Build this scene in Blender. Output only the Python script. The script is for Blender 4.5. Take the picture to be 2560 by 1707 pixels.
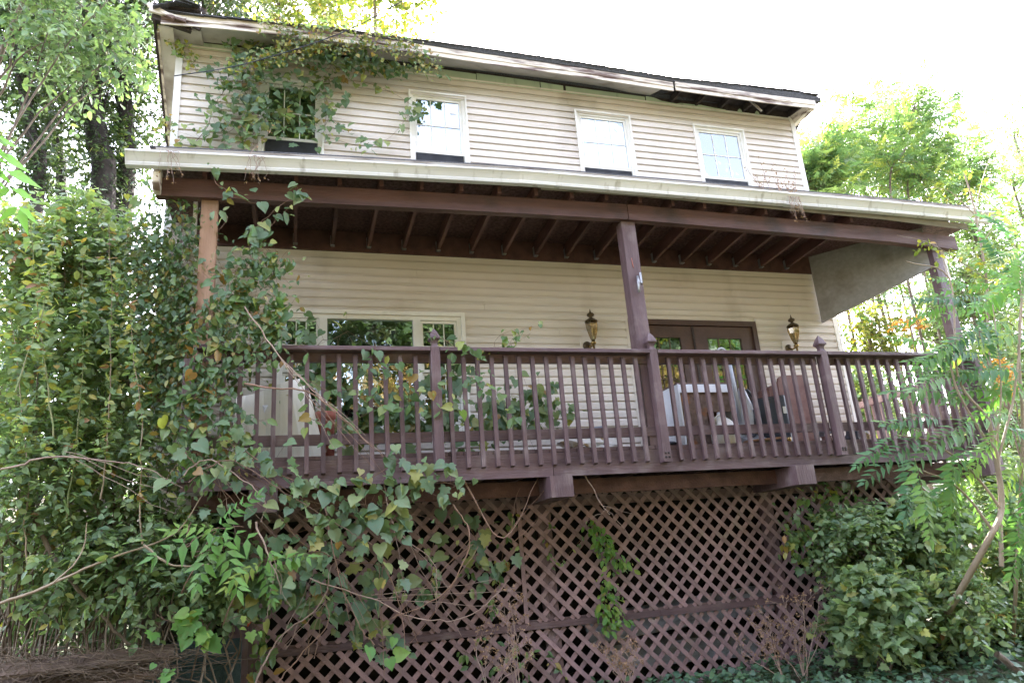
import bpy, math, random
import numpy as np
from mathutils import Vector, Matrix
R_ = math.radians
random.seed(7); rng = np.random.default_rng(11)
S = bpy.context.scene
for o in list(bpy.data.objects): bpy.data.objects.remove(o)
COL = S.collection

# ------------------------------------------------------------------ camera
CP = np.array([-1.27621196, -6.48255188, -0.82936418])
CR = np.array([0.95706786, -0.28019289, -0.07424998])
CU = np.array([-0.01342297, -0.29872082, 0.95424614])
CF = np.array([0.289553, 0.91228166, 0.28965711]); FL = 1800.0
cd = bpy.data.cameras.new('camera'); cam = bpy.data.objects.new('camera', cd); COL.objects.link(cam)
cd.sensor_width = 36; cd.lens = FL / 2560 * 36; cd.clip_end = 900; cd.clip_start = .05
cam.matrix_world = Matrix(((CR[0], CU[0], -CF[0], CP[0]), (CR[1], CU[1], -CF[1], CP[1]), (CR[2], CU[2], -CF[2], CP[2]), (0, 0, 0, 1)))
S.camera = cam
# ------------------------------------------------------------------ light
SUN_EL, SUN_AZ = 44, 28        # azimuth clockwise from +y: behind the house, to the right
w = bpy.data.worlds.new('World'); S.world = w; w.use_nodes = True
nt = w.node_tree; bg = nt.nodes['Background']
sky = nt.nodes.new('ShaderNodeTexSky'); sky.sky_type = 'NISHITA'; sky.sun_disc = False
sky.sun_elevation = R_(SUN_EL); sky.sun_rotation = R_(SUN_AZ); sky.air_density = 1.0; sky.dust_density = 1.6; sky.ozone_density = 1.0
hs = nt.nodes.new('ShaderNodeHueSaturation'); hs.inputs['Saturation'].default_value = .62; nt.links.new(sky.outputs[0], hs.inputs['Color'])
wb = nt.nodes.new('ShaderNodeMix'); wb.data_type = 'RGBA'; wb.blend_type = 'MULTIPLY'; wb.inputs[0].default_value = 1; wb.inputs[7].default_value = (1.07, .985, 1.0, 1)   # hazy, nearly white autumn sky
nt.links.new(hs.outputs[0], wb.inputs[6]); nt.links.new(wb.outputs[2], bg.inputs[0]); bg.inputs[1].default_value = 0.15
sl = bpy.data.lights.new('sun', 'SUN'); sl.energy = 2.3; sl.angle = R_(0.6); sl.color = (1, .95, .88)
sun = bpy.data.objects.new('sun', sl); COL.objects.link(sun)
sd = Vector((math.sin(R_(SUN_AZ)) * math.cos(R_(SUN_EL)), math.cos(R_(SUN_AZ)) * math.cos(R_(SUN_EL)), math.sin(R_(SUN_EL))))
sun.rotation_euler = sd.to_track_quat('Z', 'Y').to_euler()
vs = S.view_settings; vs.view_transform = 'Standard'; vs.look = 'None'; vs.gamma = 1; vs.exposure = 3.97; vs.use_curve_mapping = False

def at(px, py, y):
    """world point seen at pixel (px,py) of a 2352-wide picture, on the plane y"""
    k = 2560 / 2352; d = CF + CR * (px * k - 1280) / FL - CU * (py * k - 853.5) / FL
    return CP + d * (y - CP[1]) / d[1]

# ------------------------------------------------------------------ materials
def nodes(name):
    m = bpy.data.materials.new(name); m.use_nodes = True
    n = m.node_tree.nodes; return m, n, m.node_tree.links, n['Principled BSDF']
def mixc(n, l, fac, a, b, mode='MIX'):
    x = n.new('ShaderNodeMix'); x.data_type = 'RGBA'; x.blend_type = mode
    for s, v in ((0, fac), (6, a), (7, b)):
        if hasattr(v, 'is_linked'): l.new(v, x.inputs[s])
        else: x.inputs[s].default_value = v if s == 0 else (*v, 1) if len(v) == 3 else v
    return x.outputs[2]
def noise(n, l, scale, vec=(1, 1, 1), detail=4, lo=.35, hi=.65, src='pos'):
    g = n.new('ShaderNodeNewGeometry') if src == 'pos' else n.new('ShaderNodeTexCoord')
    mp = n.new('ShaderNodeMapping'); mp.inputs['Scale'].default_value = vec
    l.new(g.outputs['Position' if src == 'pos' else 'Object'], mp.inputs[0])
    t = n.new('ShaderNodeTexNoise'); t.inputs['Scale'].default_value = scale; t.inputs['Detail'].default_value = detail
    l.new(mp.outputs[0], t.inputs[0])
    r = n.new('ShaderNodeMapRange'); r.inputs[1].default_value = lo; r.inputs[2].default_value = hi
    l.new(t.outputs[0], r.inputs[0]); return r.outputs[0]
def mat(name, a, b=None, rough=.6, sc=6, vec=(1, 1, 1), c=None, csc=2, cvec=(1, 1, 1), clo=.55, chi=.7, bump=.15, var=.12, metal=0, spec=.4):
    """a/b mottled by noise, c = patches of wear, var = difference from piece to piece"""
    m, n, l, p = nodes(name)
    b = b or tuple(x * .75 for x in a)
    f = noise(n, l, sc, vec)
    col = mixc(n, l, f, a, b)
    if c: col = mixc(n, l, noise(n, l, csc, cvec, 6, clo, chi), col, c)
    oi = n.new('ShaderNodeObjectInfo'); mr = n.new('ShaderNodeMapRange'); mr.inputs[3].default_value = 1 - var; mr.inputs[4].default_value = 1 + var
    l.new(oi.outputs['Random'], mr.inputs[0])
    hs = n.new('ShaderNodeHueSaturation'); l.new(mr.outputs[0], hs.inputs['Value']); l.new(col, hs.inputs['Color'])
    l.new(hs.outputs[0], p.inputs['Base Color'])
    rr = n.new('ShaderNodeMapRange'); rr.inputs[3].default_value = max(rough - .12, .03); rr.inputs[4].default_value = min(rough + .12, 1); l.new(f, rr.inputs[0]); l.new(rr.outputs[0], p.inputs['Roughness'])
    p.inputs['Metallic'].default_value = metal; p.inputs['Specular IOR Level'].default_value = spec
    if bump:
        bp = n.new('ShaderNodeBump'); bp.inputs['Strength'].default_value = bump; bp.inputs['Distance'].default_value = .01
        l.new(noise(n, l, sc * 6, vec, 6), bp.inputs['Height']); l.new(bp.outputs[0], p.inputs['Normal'])
    return m
def leafmat(name, stops, rough=.42, trans=.38, obj=False, tboost=1.6):
    m, n, l, p = nodes(name)
    if obj:
        a = n.new('ShaderNodeObjectInfo'); f = a.outputs['Random']
    else:
        a = n.new('ShaderNodeAttribute'); a.attribute_name = 'rnd'; f = a.outputs['Fac']
    r = n.new('ShaderNodeValToRGB'); e = r.color_ramp.elements
    while len(e) < len(stops): e.new(.5)
    for el, (pos, c) in zip(e, stops): el.position = pos; el.color = (*c, 1)
    l.new(f, r.inputs[0])
    blot = noise(n, l, 28, (1, 1, 1), 3, .5, .75)
    col = mixc(n, l, blot, r.outputs[0], (.16, .13, .05)); 
    mx = n.new('ShaderNodeMath'); mx.operation = 'MULTIPLY'; mx.inputs[1].default_value = .35; l.new(blot, mx.inputs[0])
    col = mixc(n, l, mx.outputs[0], r.outputs[0], (.17, .13, .05))
    l.new(col, p.inputs['Base Color']); p.inputs['Roughness'].default_value = rough; p.inputs['Specular IOR Level'].default_value = .5
    t = n.new('ShaderNodeBsdfTranslucent')
    tc = mixc(n, l, 1.0, col, (tboost, tboost * 1.08, tboost * .5), 'MULTIPLY'); l.new(tc, t.inputs[0])
    ms = n.new('ShaderNodeMixShader'); ms.inputs[0].default_value = trans
    l.new(p.outputs[0], ms.inputs[1]); l.new(t.outputs[0], ms.inputs[2])
    l.new(ms.outputs[0], n['Material Output'].inputs[0]); return m
M = {}
M['brown'] = mat('brown_stain', (.120, .076, .080), (.085, .052, .055), .55, 9, (1, 1, .15), c=(.20, .155, .15), csc=4, clo=.52, chi=.8, bump=.25)
M['brown_h'] = mat('brown_stain_board', (.125, .078, .083), (.088, .054, .058), .55, 9, (.15, 1, 1), c=(.20, .155, .15), csc=4, clo=.52, chi=.8, bump=.25)
M['lath'] = mat('brown_lath', (.275, .18, .18), (.20, .13, .132), .6, 14, (1, 1, 1), c=(.22, .18, .15), csc=5, clo=.6, chi=.8, bump=.2, var=.2)
M['ceil'] = mat('brown_ceiling_timber', (.105, .048, .040), (.068, .032, .027), .6, 8, (1, .2, 1), bump=.2, var=.25)
M['beam'] = mat('red_brown_beam', (.115, .056, .046), (.078, .038, .032), .55, 6, (.2, 1, 2), c=(.05, .028, .022), csc=2, bump=.25)
M['osb'] = mat('painted_strand_board', (.11, .056, .046), (.052, .028, .024), .7, 30, (1, 1, 1), bump=.4)
M['tan'] = mat('bare_timber', (.42, .26, .17), (.33, .19, .12), .7, 7, (2, 1, .1), c=(.22, .13, .08), csc=3, bump=.2)
M['siding'] = mat('vinyl_siding', (.665, .61, .545), (.625, .565, .495), .42, 2, (1, 1, 3), c=(.38, .33, .26), csc=1.3, cvec=(1.2, 1, .6), clo=.52, chi=.85, bump=.04, var=.035, spec=.45)
M['white'] = mat('white_vinyl', (.80, .79, .74), (.72, .70, .64), .4, 4, c=(.45, .42, .34), csc=5, clo=.62, chi=.85, bump=.03, var=.03)
M['gutter'] = mat('gutter_enamel', (.76, .76, .76), (.66, .66, .66), .35, 5, (.3, 1, 1), c=(.30, .28, .24), csc=8, cvec=(1.5, 1, .25), clo=.57, chi=.8, bump=.05)
M['fascia'] = mat('peeling_fascia', (.74, .68, .58), (.64, .56, .46), .6, 5, (.3, 1, 2), c=(.14, .09, .07), csc=5, cvec=(.4, 1, 3), clo=.47, chi=.62, bump=.3)
M['soffit'] = mat('grey_soffit', (.50, .47, .43), (.40, .37, .33), .7, 3, c=(.22, .19, .16), csc=3, clo=.56, chi=.75, bump=.2)
M['greyw'] = mat('weathered_grey_timber', (.36, .335, .29), (.26, .235, .20), .8, 6, (.2, 1, 2), c=(.12, .10, .085), csc=4, cvec=(.5, 1, 2), clo=.55, chi=.7, bump=.4)
M['green'] = mat('green_sheathing', (.50, .60, .42), (.42, .52, .38), .7, 3, c=(.25, .30, .22), csc=6, cvec=(2, 1, .5), clo=.55, chi=.75, bump=.1)
M['rot'] = mat('rotten_dark_timber', (.055, .042, .036), (.03, .022, .02), .85, 8, bump=.5)
M['shingle'] = mat('asphalt_shingle', (.085, .085, .088), (.05, .05, .052), .9, 60, bump=.6, var=.3)
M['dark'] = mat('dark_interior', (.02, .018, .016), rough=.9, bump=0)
M['block'] = mat('teal_painted_block', (.050, .085, .090), (.038, .066, .072), .75, 12, c=(.09, .08, .07), csc=6, clo=.6, chi=.8, bump=.4)
M['cblock'] = mat('foundation_block', (.16, .145, .12), (.10, .09, .075), .85, 9, bump=.4)
M['door'] = mat('brown_door_paint', (.095, .052, .042), (.07, .038, .03), .4, 5, bump=.08)
M['brass'] = mat('brass', (.42, .28, .10), (.16, .11, .05), .32, 20, metal=1, bump=.05)
M['oldbrass'] = mat('tarnished_brass', (.15, .105, .055), (.06, .045, .03), .5, 25, metal=.7, bump=.1)
M['galv'] = mat('galvanised_steel', (.42, .43, .44), (.3, .3, .31), .45, 10, metal=.7)
M['panel'] = mat('grey_panel_board', (.30, .285, .27), (.26, .245, .23), .75, 20, c=(.18,.16,.14), csc=2.5, clo=.5, chi=.8, bump=.15)
M['laminate'] = mat('white_laminate', (.78, .81, .86), (.70, .73, .78), .35, 4, bump=.02, var=.02)
M['chip'] = mat('swollen_chipboard', (.20, .135, .105), (.13, .09, .072), .85, 22, c=(.28, .12, .05), csc=5, clo=.58, chi=.68, bump=.6)
M['sheetw'] = mat('white_plastic_sheet', (.78, .76, .66), (.70, .68, .58), .4, 3, c=(.42, .36, .22), csc=3, cvec=(3, 1, .7), clo=.58, chi=.8, bump=.1)
M['terra'] = mat('red_clay', (.42, .15, .11), (.30, .10, .075), .75, 10, c=(.6, .5, .45), csc=14, clo=.62, chi=.7, bump=.3)
M['plast'] = mat('white_plastic', (.75, .75, .72), (.68, .68, .64), .35, 5, bump=.02)
M['char'] = mat('charcoal_plastic', (.035, .040, .052), (.028, .032, .042), .5, 5, bump=.05)
M['silver'] = mat('grey_vacuum_plastic', (.42, .43, .45), (.34, .35, .37), .35, 5, bump=.02)
M['vinylb'] = mat('brown_hardboard', (.155, .072, .055), (.12, .055, .043), .55, 10, bump=.1)
M['paper'] = mat('crumpled_paper', (.72, .70, .66), (.60, .57, .52), .8, 8, c=(.45, .33, .18), csc=6, clo=.58, chi=.65, bump=.2, var=.2)
M['cloth'] = mat('grey_cloth', (.22, .23, .26), (.12, .125, .15), .9, 6, bump=.3, var=.3)
M['bark'] = mat('grey_brown_bark', (.20, .155, .11), (.12, .09, .065), .85, 10, (1, 1, .3), bump=.6, var=.2)
M['barkl'] = mat('smooth_tan_bark', (.33, .26, .18), (.24, .18, .12), .7, 8, (1, 1, .4), bump=.3)
M['barkd'] = mat('dark_bark', (.045, .035, .028), (.025, .02, .016), .9, 8, bump=.6)
M['vine'] = mat('vine_stem', (.24, .14, .10), (.16, .10, .06), .7, 12, bump=.2, var=.3)
M['dry'] = mat('dry_stem', (.38, .28, .22), (.26, .18, .14), .85, 12, bump=.2, var=.2)
M['dryh'] = mat('dry_seed_head', (.30, .18, .14), (.17, .10, .08), .9, 30, bump=.4, var=.25)
M['greenstem'] = mat('green_stem', (.16, .21, .07), (.22, .20, .09), .6, 10, bump=.1)
M['ground'] = mat('leaf_litter_soil', (.085, .065, .042), (.04, .034, .022), .95, 5, c=(.05, .075, .025), csc=1.3, clo=.45, chi=.6, bump=.8)
M['straw'] = mat('dead_straw', (.20, .145, .10), (.11, .08, .055), .9, 10, bump=.3)
M['screen'] = mat('dark_insect_screen', (.030, .032, .038), rough=.8, bump=0)
M['oldplank'] = mat('old_brown_plank', (.17, .115, .08), (.09, .06, .045), .85, 8, (.3, 1, 1), bump=.5)
M['blind'] = mat('white_window_shade', (.88, .88, .88), (.86, .86, .86), rough=.6, bump=0)
M['gold'] = leafmat('golden_autumn_leaf', [(0, (.14, .115, .04)), (.6, (.24, .17, .06)), (1, (.32, .16, .06))], trans=.3)
M['tarp'] = mat('pale_sheet_metal', (.34, .35, .36), (.22, .225, .23), .6, 3, (1, 1, 3), c=(.14, .11, .08), csc=3, bump=.2)
G1, G2, G3 = (.080, .140, .078), (.145, .225, .115), (.225, .310, .150)
GY, GB = (.42, .37, .08), (.24, .12, .05)
M['leaf'] = leafmat('shrub_leaf', [(0, G1), (.3, G2), (.62, G3), (.84, (.26, .31, .11)), (.93, GY), (.98, GB)])
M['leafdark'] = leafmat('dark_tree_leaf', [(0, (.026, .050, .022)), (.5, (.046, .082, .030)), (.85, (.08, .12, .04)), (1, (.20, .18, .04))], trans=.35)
M['leafblue'] = leafmat('grape_leaf', [(0, (.080, .145, .078)), (.4, (.12, .195, .10)), (.7, (.17, .235, .105)), (.90, (.24, .27, .09)), (.975, (.33, .32, .09)), (1, GB)], obj=True, rough=.5)
M['leafobj'] = leafmat('climber_leaf', [(0, (.060, .125, .045)), (.5, (.10, .180, .058)), (.8, (.15, .225, .06)), (.93, (.30, .31, .07)), (1, (.26, .13, .03))], obj=True)
M['vinemass'] = leafmat('vine_mass_leaf', [(0, G1), (.4, (.085, .155, .065)), (.75, (.125, .20, .07)), (.9, (.27, .28, .08)), (1, (.25, .14, .04))])
M['ail'] = leafmat('tree_of_heaven_leaf', [(0, (.085, .155, .085)), (.5, (.13, .21, .10)), (.85, (.21, .28, .11)), (1, (.32, .33, .10))], trans=.45)
M['ailobj'] = leafmat('tree_of_heaven_frond', [(0, (.045, .125, .060)), (.5, (.070, .175, .065)), (.85, (.13, .25, .06)), (1, (.24, .28, .07))], trans=.4, obj=True, rough=.58)
M['leafy'] = leafmat('yellow_green_leaf', [(0, (.09, .13, .03)), (.5, (.15, .19, .04)), (.85, (.30, .27, .05)), (1, (.34, .15, .03))], trans=.45)
M['orange'] = leafmat('orange_leaf', [(0, (.42, .14, .02)), (.6, (.45, .25, .03)), (1, (.35, .08, .02))], trans=.4)
M['red'] = leafmat('red_leaf', [(0, (.45, .03, .02)), (1, (.5, .05, .02))], trans=.3, obj=True)
M['seed'] = leafmat('bright_seedling_leaf', [(0, (.095, .225, .055)), (.6, (.14, .29, .06)), (1, (.26, .34, .07))], trans=.45, obj=True, rough=.55)
M['ivy'] = leafmat('ground_ivy_leaf', [(0, (.035, .085, .05)), (.6, (.055, .120, .062)), (1, (.085, .16, .07))], trans=.15, rough=.5)
M['deadleaf'] = leafmat('dead_leaf', [(0, (.22, .13, .08)), (.6, (.32, .20, .12)), (1, (.13, .07, .045))], trans=.2, rough=.7)
# glass: reflects the sky and the woods opposite, a dark room behind
m, n, l, p = nodes('window_glass'); g = n.new('ShaderNodeBsdfGlossy'); g.inputs['Roughness'].default_value = .015; g.inputs[0].default_value = (.88, .95, 1, 1)
t = n.new('ShaderNodeBsdfTransparent'); t.inputs[0].default_value = (.82, .88, .86, 1)
fr = n.new('ShaderNodeFresnel'); fr.inputs[0].default_value = 1.5; mr = n.new('ShaderNodeMapRange'); mr.inputs[1].default_value = 0; mr.inputs[2].default_value = 1; mr.inputs[3].default_value = .16; mr.inputs[4].default_value = 1
l.new(fr.outputs[0], mr.inputs[0]); ms = n.new('ShaderNodeMixShader'); l.new(mr.outputs[0], ms.inputs[0]); l.new(t.outputs[0], ms.inputs[1]); l.new(g.outputs[0], ms.inputs[2]); l.new(ms.outputs[0], n['Material Output'].inputs[0])
bp = n.new('ShaderNodeBump'); bp.inputs['Strength'].default_value = .04; bp.inputs['Distance'].default_value = .05; l.new(noise(n, l, 1.5), bp.inputs['Height']); l.new(bp.outputs[0], g.inputs['Normal'])
M['glass'] = m
m, n, l, p = nodes('lantern_glass'); g = n.new('ShaderNodeBsdfGlossy'); g.inputs['Roughness'].default_value = .06; t = n.new('ShaderNodeBsdfTransparent'); t.inputs[0].default_value = (.62, .55, .38, 1)
ms = n.new('ShaderNodeMixShader'); ms.inputs[0].default_value = .14; l.new(t.outputs[0], ms.inputs[1]); l.new(g.outputs[0], ms.inputs[2]); l.new(ms.outputs[0], n['Material Output'].inputs[0])
M['lglass'] = m

# ------------------------------------------------------------------ mesh helpers
class MB:
    def __init__(s): s.v = []; s.f = []; s.sm = []
    def add(s, vs, fs, smooth=False):
        k = len(s.v); s.v += [tuple(map(float, q)) for q in vs]; s.f += [tuple(i + k for i in f) for f in fs]; s.sm += [smooth] * len(fs); return s
    def box(s, a, b):
        (x0, y0, z0), (x1, y1, z1) = a, b
        return s.add([(x0, y0, z0), (x1, y0, z0), (x1, y1, z0), (x0, y1, z0), (x0, y0, z1), (x1, y0, z1), (x1, y1, z1), (x0, y1, z1)],
                     [(0, 3, 2, 1), (4, 5, 6, 7), (0, 1, 5, 4), (1, 2, 6, 5), (2, 3, 7, 6), (3, 0, 4, 7)])
    def hexa(s, q):     # 8 corners: bottom ring then top ring
        return s.add(q, [(0, 3, 2, 1), (4, 5, 6, 7), (0, 1, 5, 4), (1, 2, 6, 5), (2, 3, 7, 6), (3, 0, 4, 7)])
    def bar(s, a, b, w, h, up=(0, 0, 1)):
        a, b = Vector(a), Vector(b); d = (b - a).normalized(); sd_ = d.cross(Vector(up))
        if sd_.length < 1e-4: sd_ = d.cross(Vector((0, 1, 0)))
        sd_.normalize(); u = sd_.cross(d)
        q = [p_ + sd_ * (i * w / 2) + u * (j * h / 2) for p_ in (a, b) for i, j in ((-1, -1), (1, -1), (1, 1), (-1, 1))]
        return s.add(q, [(0, 1, 2, 3), (7, 6, 5, 4), (0, 4, 5, 1), (1, 5, 6, 2), (2, 6, 7, 3), (3, 7, 4, 0)])
    def prism(s, poly, axis, a, b):
        """poly of 2D points extruded along an axis ('x': (y,z), 'y': (x,z), 'z': (x,y))"""
        f = {'x': lambda t, p_: (t, p_[0], p_[1]), 'y': lambda t, p_: (p_[0], t, p_[1]), 'z': lambda t, p_: (p_[0], p_[1], t)}[axis]
        k = len(poly); vs = [f(a, p_) for p_ in poly] + [f(b, p_) for p_ in poly]
        return s.add(vs, [tuple(range(k))[::-1], tuple(range(k, 2 * k))] + [(i, (i + 1) % k, k + (i + 1) % k, k + i) for i in range(k)])
    def sweep(s, secs):
        """list of cross-sections (equal length point lists)"""
        k = len(secs[0]); vs = [p_ for sec in secs for p_ in sec]; fs = []
        for j in range(len(secs) - 1):
            for i in range(k): fs.append((j * k + i, j * k + (i + 1) % k, (j + 1) * k + (i + 1) % k, (j + 1) * k + i))
        fs += [tuple(range(k))[::-1], tuple(range((len(secs) - 1) * k, len(secs) * k))]
        return s.add(vs, fs)
    def tube(s, pts, rad, n_=6, smooth=True):
        pts = [Vector(p_) for p_ in pts]; rs = rad if hasattr(rad, '__len__') else [rad] * len(pts); secs = []
        for i, p_ in enumerate(pts):
            d = (pts[min(i + 1, len(pts) - 1)] - pts[max(i - 1, 0)]).normalized()
            a = d.cross(Vector((.31, .2, .93)));  a = a if a.length > .05 else d.cross(Vector((1, 0, 0))); a.normalize(); b_ = d.cross(a)
            secs.append([p_ + (a * math.cos(2 * math.pi * j / n_) + b_ * math.sin(2 * math.pi * j / n_)) * rs[i] for j in range(n_)])
        k = len(s.f); s.sweep(secs); s.sm[k:] = [smooth] * (len(s.f) - k); return s
    def lathe(s, prof, c, n_=16, axis='z', smooth=True):
        secs = []
        for r, h in prof:
            sec = []
            for j in range(n_):
                a, b_ = r * math.cos(2 * math.pi * j / n_), r * math.sin(2 * math.pi * j / n_)
                o = (a, b_, h) if axis == 'z' else (a, h, b_) if axis == 'y' else (h, a, b_)
                sec.append((c[0] + o[0], c[1] + o[1], c[2] + o[2]))
            secs.append(sec)
        k = len(s.f); s.sweep(secs); s.sm[k:] = [smooth] * (len(s.f) - k); return s
    def mesh(s, name, m_):
        me = bpy.data.meshes.new(name); me.from_pydata(s.v, [], s.f); me.materials.append(m_)
        if any(s.sm): me.polygons.foreach_set('use_smooth', s.sm)
        me.update(); return me
def link(name, me, parent=None, loc=None):
    o = bpy.data.objects.new(name, me); COL.objects.link(o)
    if parent is not None:
        o.parent = parent; w_ = wl(parent); o.location = Vector(loc or (0, 0, 0)) - w_
    elif loc is not None: o.location = loc
    return o
def wl(o):
    v = Vector(o.location)
    while o.parent: o = o.parent; v += Vector(o.location)
    return v
def part(name, mb, m_, parent, loc=None):
    return link(name, mb.mesh(name, m_), parent, loc)
def tag(o, label=None, cat=None, group=None, kind=None):
    for k, v in (('label', label), ('category', cat), ('group', group), ('kind', kind)):
        if v: o[k] = v
    return o
def thing(name, label, cat, loc, group=None):
    o = bpy.data.objects.new(name, None); COL.objects.link(o); o.location = loc; o.empty_display_size = .1
    return tag(o, label, cat, group)
def mesh_np(name, V, F, m_, rnd=None):
    me = bpy.data.meshes.new(name); me.vertices.add(len(V)); me.vertices.foreach_set('co', V.astype(np.float32).ravel())
    me.loops.add(F.size); me.loops.foreach_set('vertex_index', F.astype(np.int32).ravel())
    me.polygons.add(len(F)); me.polygons.foreach_set('loop_start', np.arange(0, F.size, F.shape[1], dtype=np.int32)); me.polygons.foreach_set('loop_total', np.full(len(F), F.shape[1], dtype=np.int32))
    if rnd is not None:
        at_ = me.attributes.new('rnd', 'FLOAT', 'POINT'); at_.data.foreach_set('value', rnd.astype(np.float32))
    me.materials.append(m_); me.update(calc_edges=True); return me
# leaf templates: x along the leaf, y across, z up
def T(v, f): return np.array(v, float), np.array(f, int)
OVAL = T([(0, 0, 0), (.38, 0, -.05), (1, 0, -.16), (.3, .27, .05), (.68, .23, -.02), (.3, -.27, .05), (.68, -.23, -.02)], [(0, 1, 3), (1, 4, 3), (1, 2, 4), (0, 5, 1), (1, 5, 6), (1, 6, 2)])
TINY = T([(0, 0, 0), (1, 0, -.12), (.45, .3, .06), (.45, -.3, .06)], [(0, 1, 2), (0, 3, 1)])
LANCE = T([(0, 0, 0), (.5, 0, -.05), (1, 0, -.22), (.33, .17, .02), (.33, -.17, .02)], [(0, 1, 3), (1, 2, 3), (0, 4, 1), (1, 4, 2)])
def half(out, mid):   # outline on +y mirrored, fanned from one point on the midrib, tip bent down
    c = (.30, 0, -.03); v = [c, (0, 0, 0), (1, 0, -.18)]; f = []
    for sgn in (1, -1):
        b_ = len(v); v += [(x, y * sgn, z) for x, y, z in out if abs(y) > 1e-6]; n_ = len(v) - b_
        ch = [1] + list(range(b_, b_ + n_)) + [2]
        for a_, d_ in zip(ch, ch[1:]): f.append((0, d_, a_) if sgn > 0 else (0, a_, d_))
    return T(v, f)
HEART = half([(-.14, .16, .0), (-.10, .36, .05), (.10, .50, .07), (.36, .47, .04), (.62, .30, -.02), (.82, .14, -.08)], None)
LOBED = half([(-.16, .18, 0), (-.06, .50, .05), (.16, .40, .04), (.36, .58, .02), (.46, .32, .01), (.72, .30, -.06), (.76, .14, -.06)], None)
def norm(a): return a / np.maximum(np.linalg.norm(a, axis=-1, keepdims=True), 1e-9)
def leaves(P, D_, N_, size, tpl, rnd):
    Tv, Tf = tpl; D_ = norm(D_); Sd = norm(np.cross(N_, D_)); N2 = np.cross(D_, Sd)
    s_ = size[:, None, None]
    V = P[:, None, :] + s_ * (Tv[None, :, 0:1] * D_[:, None, :] + Tv[None, :, 1:2] * Sd[:, None, :] + Tv[None, :, 2:3] * N2[:, None, :])
    F = Tf[None] + (np.arange(len(P)) * len(Tv))[:, None, None]
    return V.reshape(-1, 3), F.reshape(-1, 3), np.repeat(rnd, len(Tv))
def tubes(lines, n_=3):
    """many thin tapered polylines -> numpy mesh; lines = [(pts(k,3), r0, r1)]"""
    V, F, b_ = [], [], 0
    for pts, r0, r1 in lines:
        pts = np.asarray(pts, float); k = len(pts); d = norm(np.gradient(pts, axis=0)); a = norm(np.cross(d, np.array([.31, .2, .93]))); c = np.cross(d, a)
        r = np.linspace(r0, r1, k)[:, None, None]; th = np.arange(n_) * 2 * math.pi / n_
        V.append((pts[:, None] + r * (a[:, None] * np.cos(th)[None, :, None] + c[:, None] * np.sin(th)[None, :, None])).reshape(-1, 3))
        i = np.arange(k - 1)[:, None] * n_; j = np.arange(n_)[None]; j2 = (j + 1) % n_
        F.append((np.stack([i + j, i + j2, i + n_ + j2, i + n_ + j], -1) + b_).reshape(-1, 4)); b_ += k * n_
    return np.concatenate(V), np.concatenate(F)
def curve(a, b, k=8, sag=0., wob=.0):
    a, b = np.asarray(a, float), np.asarray(b, float); t = np.linspace(0, 1, k)[:, None]
    q = a + (b - a) * t; q[:, 2] += (-sag * 4 * t * (1 - t))[:, 0]
    if wob:
        n_ = rng.normal(size=(k, 3)).cumsum(0); n_ -= np.linspace(0, 1, k)[:, None] * n_[-1]; n_ -= n_[0] * (1 - t); q += wob * n_ / math.sqrt(k)
    return q
def spline(pts, k=6):
    pts = np.asarray(pts, float); P_ = np.vstack([2 * pts[0] - pts[1], pts, 2 * pts[-1] - pts[-2]]); out = []
    for i in range(1, len(P_) - 2):
        for t in np.linspace(0, 1, k, endpoint=False):
            a, b, c, d = P_[i - 1:i + 3]
            out.append(.5 * (2 * b + (c - a) * t + (2 * a - 5 * b + 4 * c - d) * t * t + (3 * b - a - 3 * c + d) * t ** 3))
    out.append(pts[-1]); return np.array(out)
def in_blobs(blobs, n_, shell=.5):
    wts = np.array([b_[1][0] * b_[1][1] * b_[1][2] if len(b_) < 3 else b_[2] for b_ in blobs]); wts = wts / wts.sum()
    k = rng.choice(len(blobs), n_, p=wts); C_ = np.array([b_[0] for b_ in blobs])[k]; Rr = np.array([b_[1] for b_ in blobs])[k]
    d = norm(rng.normal(size=(n_, 3))); r = rng.random(n_) ** shell
    return C_ + d * r[:, None] * Rr, d * r[:, None]
def sprays(blobs, ncl, per, lsize, tpl, shell=.5, up=.35, droop=.3, sp=None, twig=True, rshift=0., twr=.0025):
    """leafy twigs through a crown; returns leaf arrays and twig lines"""
    c, d = in_blobs(blobs, ncl, shell); L = lsize * per * .32 if sp is None else sp
    dr = norm(d * .8 + rng.normal(size=c.shape) * .6 + np.array([0, 0, up]))
    t = np.tile(np.linspace(0.05, 1, per), ncl); i = np.repeat(np.arange(ncl), per)
    P_ = c[i] + dr[i] * (t * L)[:, None]; P_[:, 2] -= droop * L * t ** 2
    P_ += rng.normal(size=P_.shape) * lsize * .12
    side = norm(np.cross(dr, np.array([0, 0, 1.]) + rng.normal(size=dr.shape) * .3))[i]; sg = np.where(np.arange(len(i)) % 2, 1, -1)[:, None]
    D_ = norm(side * sg + dr[i] * .6 + rng.normal(size=P_.shape) * .45 - np.array([0, 0, .35])); N_ = norm(rng.normal(size=P_.shape) * .45 + np.array([0, -.35, .8]))
    sz = lsize * rng.uniform(.4, 1.3, len(i)); base = rng.random(ncl)[i] * .35 + rng.random(len(i)) * .65 + rshift
    lines = []
    if twig:
        for q in range(ncl):
            tt = np.array([-.35, .3, 1.0])[:, None]; pts = c[q] + dr[q] * tt * L; pts[:, 2] -= droop * L * (tt[:, 0]) ** 2 * (tt[:, 0] > 0)
            lines.append((pts, twr, twr * .4))
    return leaves(P_, D_, N_, sz, tpl, np.clip(base, 0, 1)), lines, c
def join(parts_):
    V, F, r, b_ = [], [], [], 0
    for v, f, q in parts_: V.append(v); F.append(f + b_); r.append(q); b_ += len(v)
    return np.concatenate(V), np.concatenate(F), np.concatenate(r)
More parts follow.
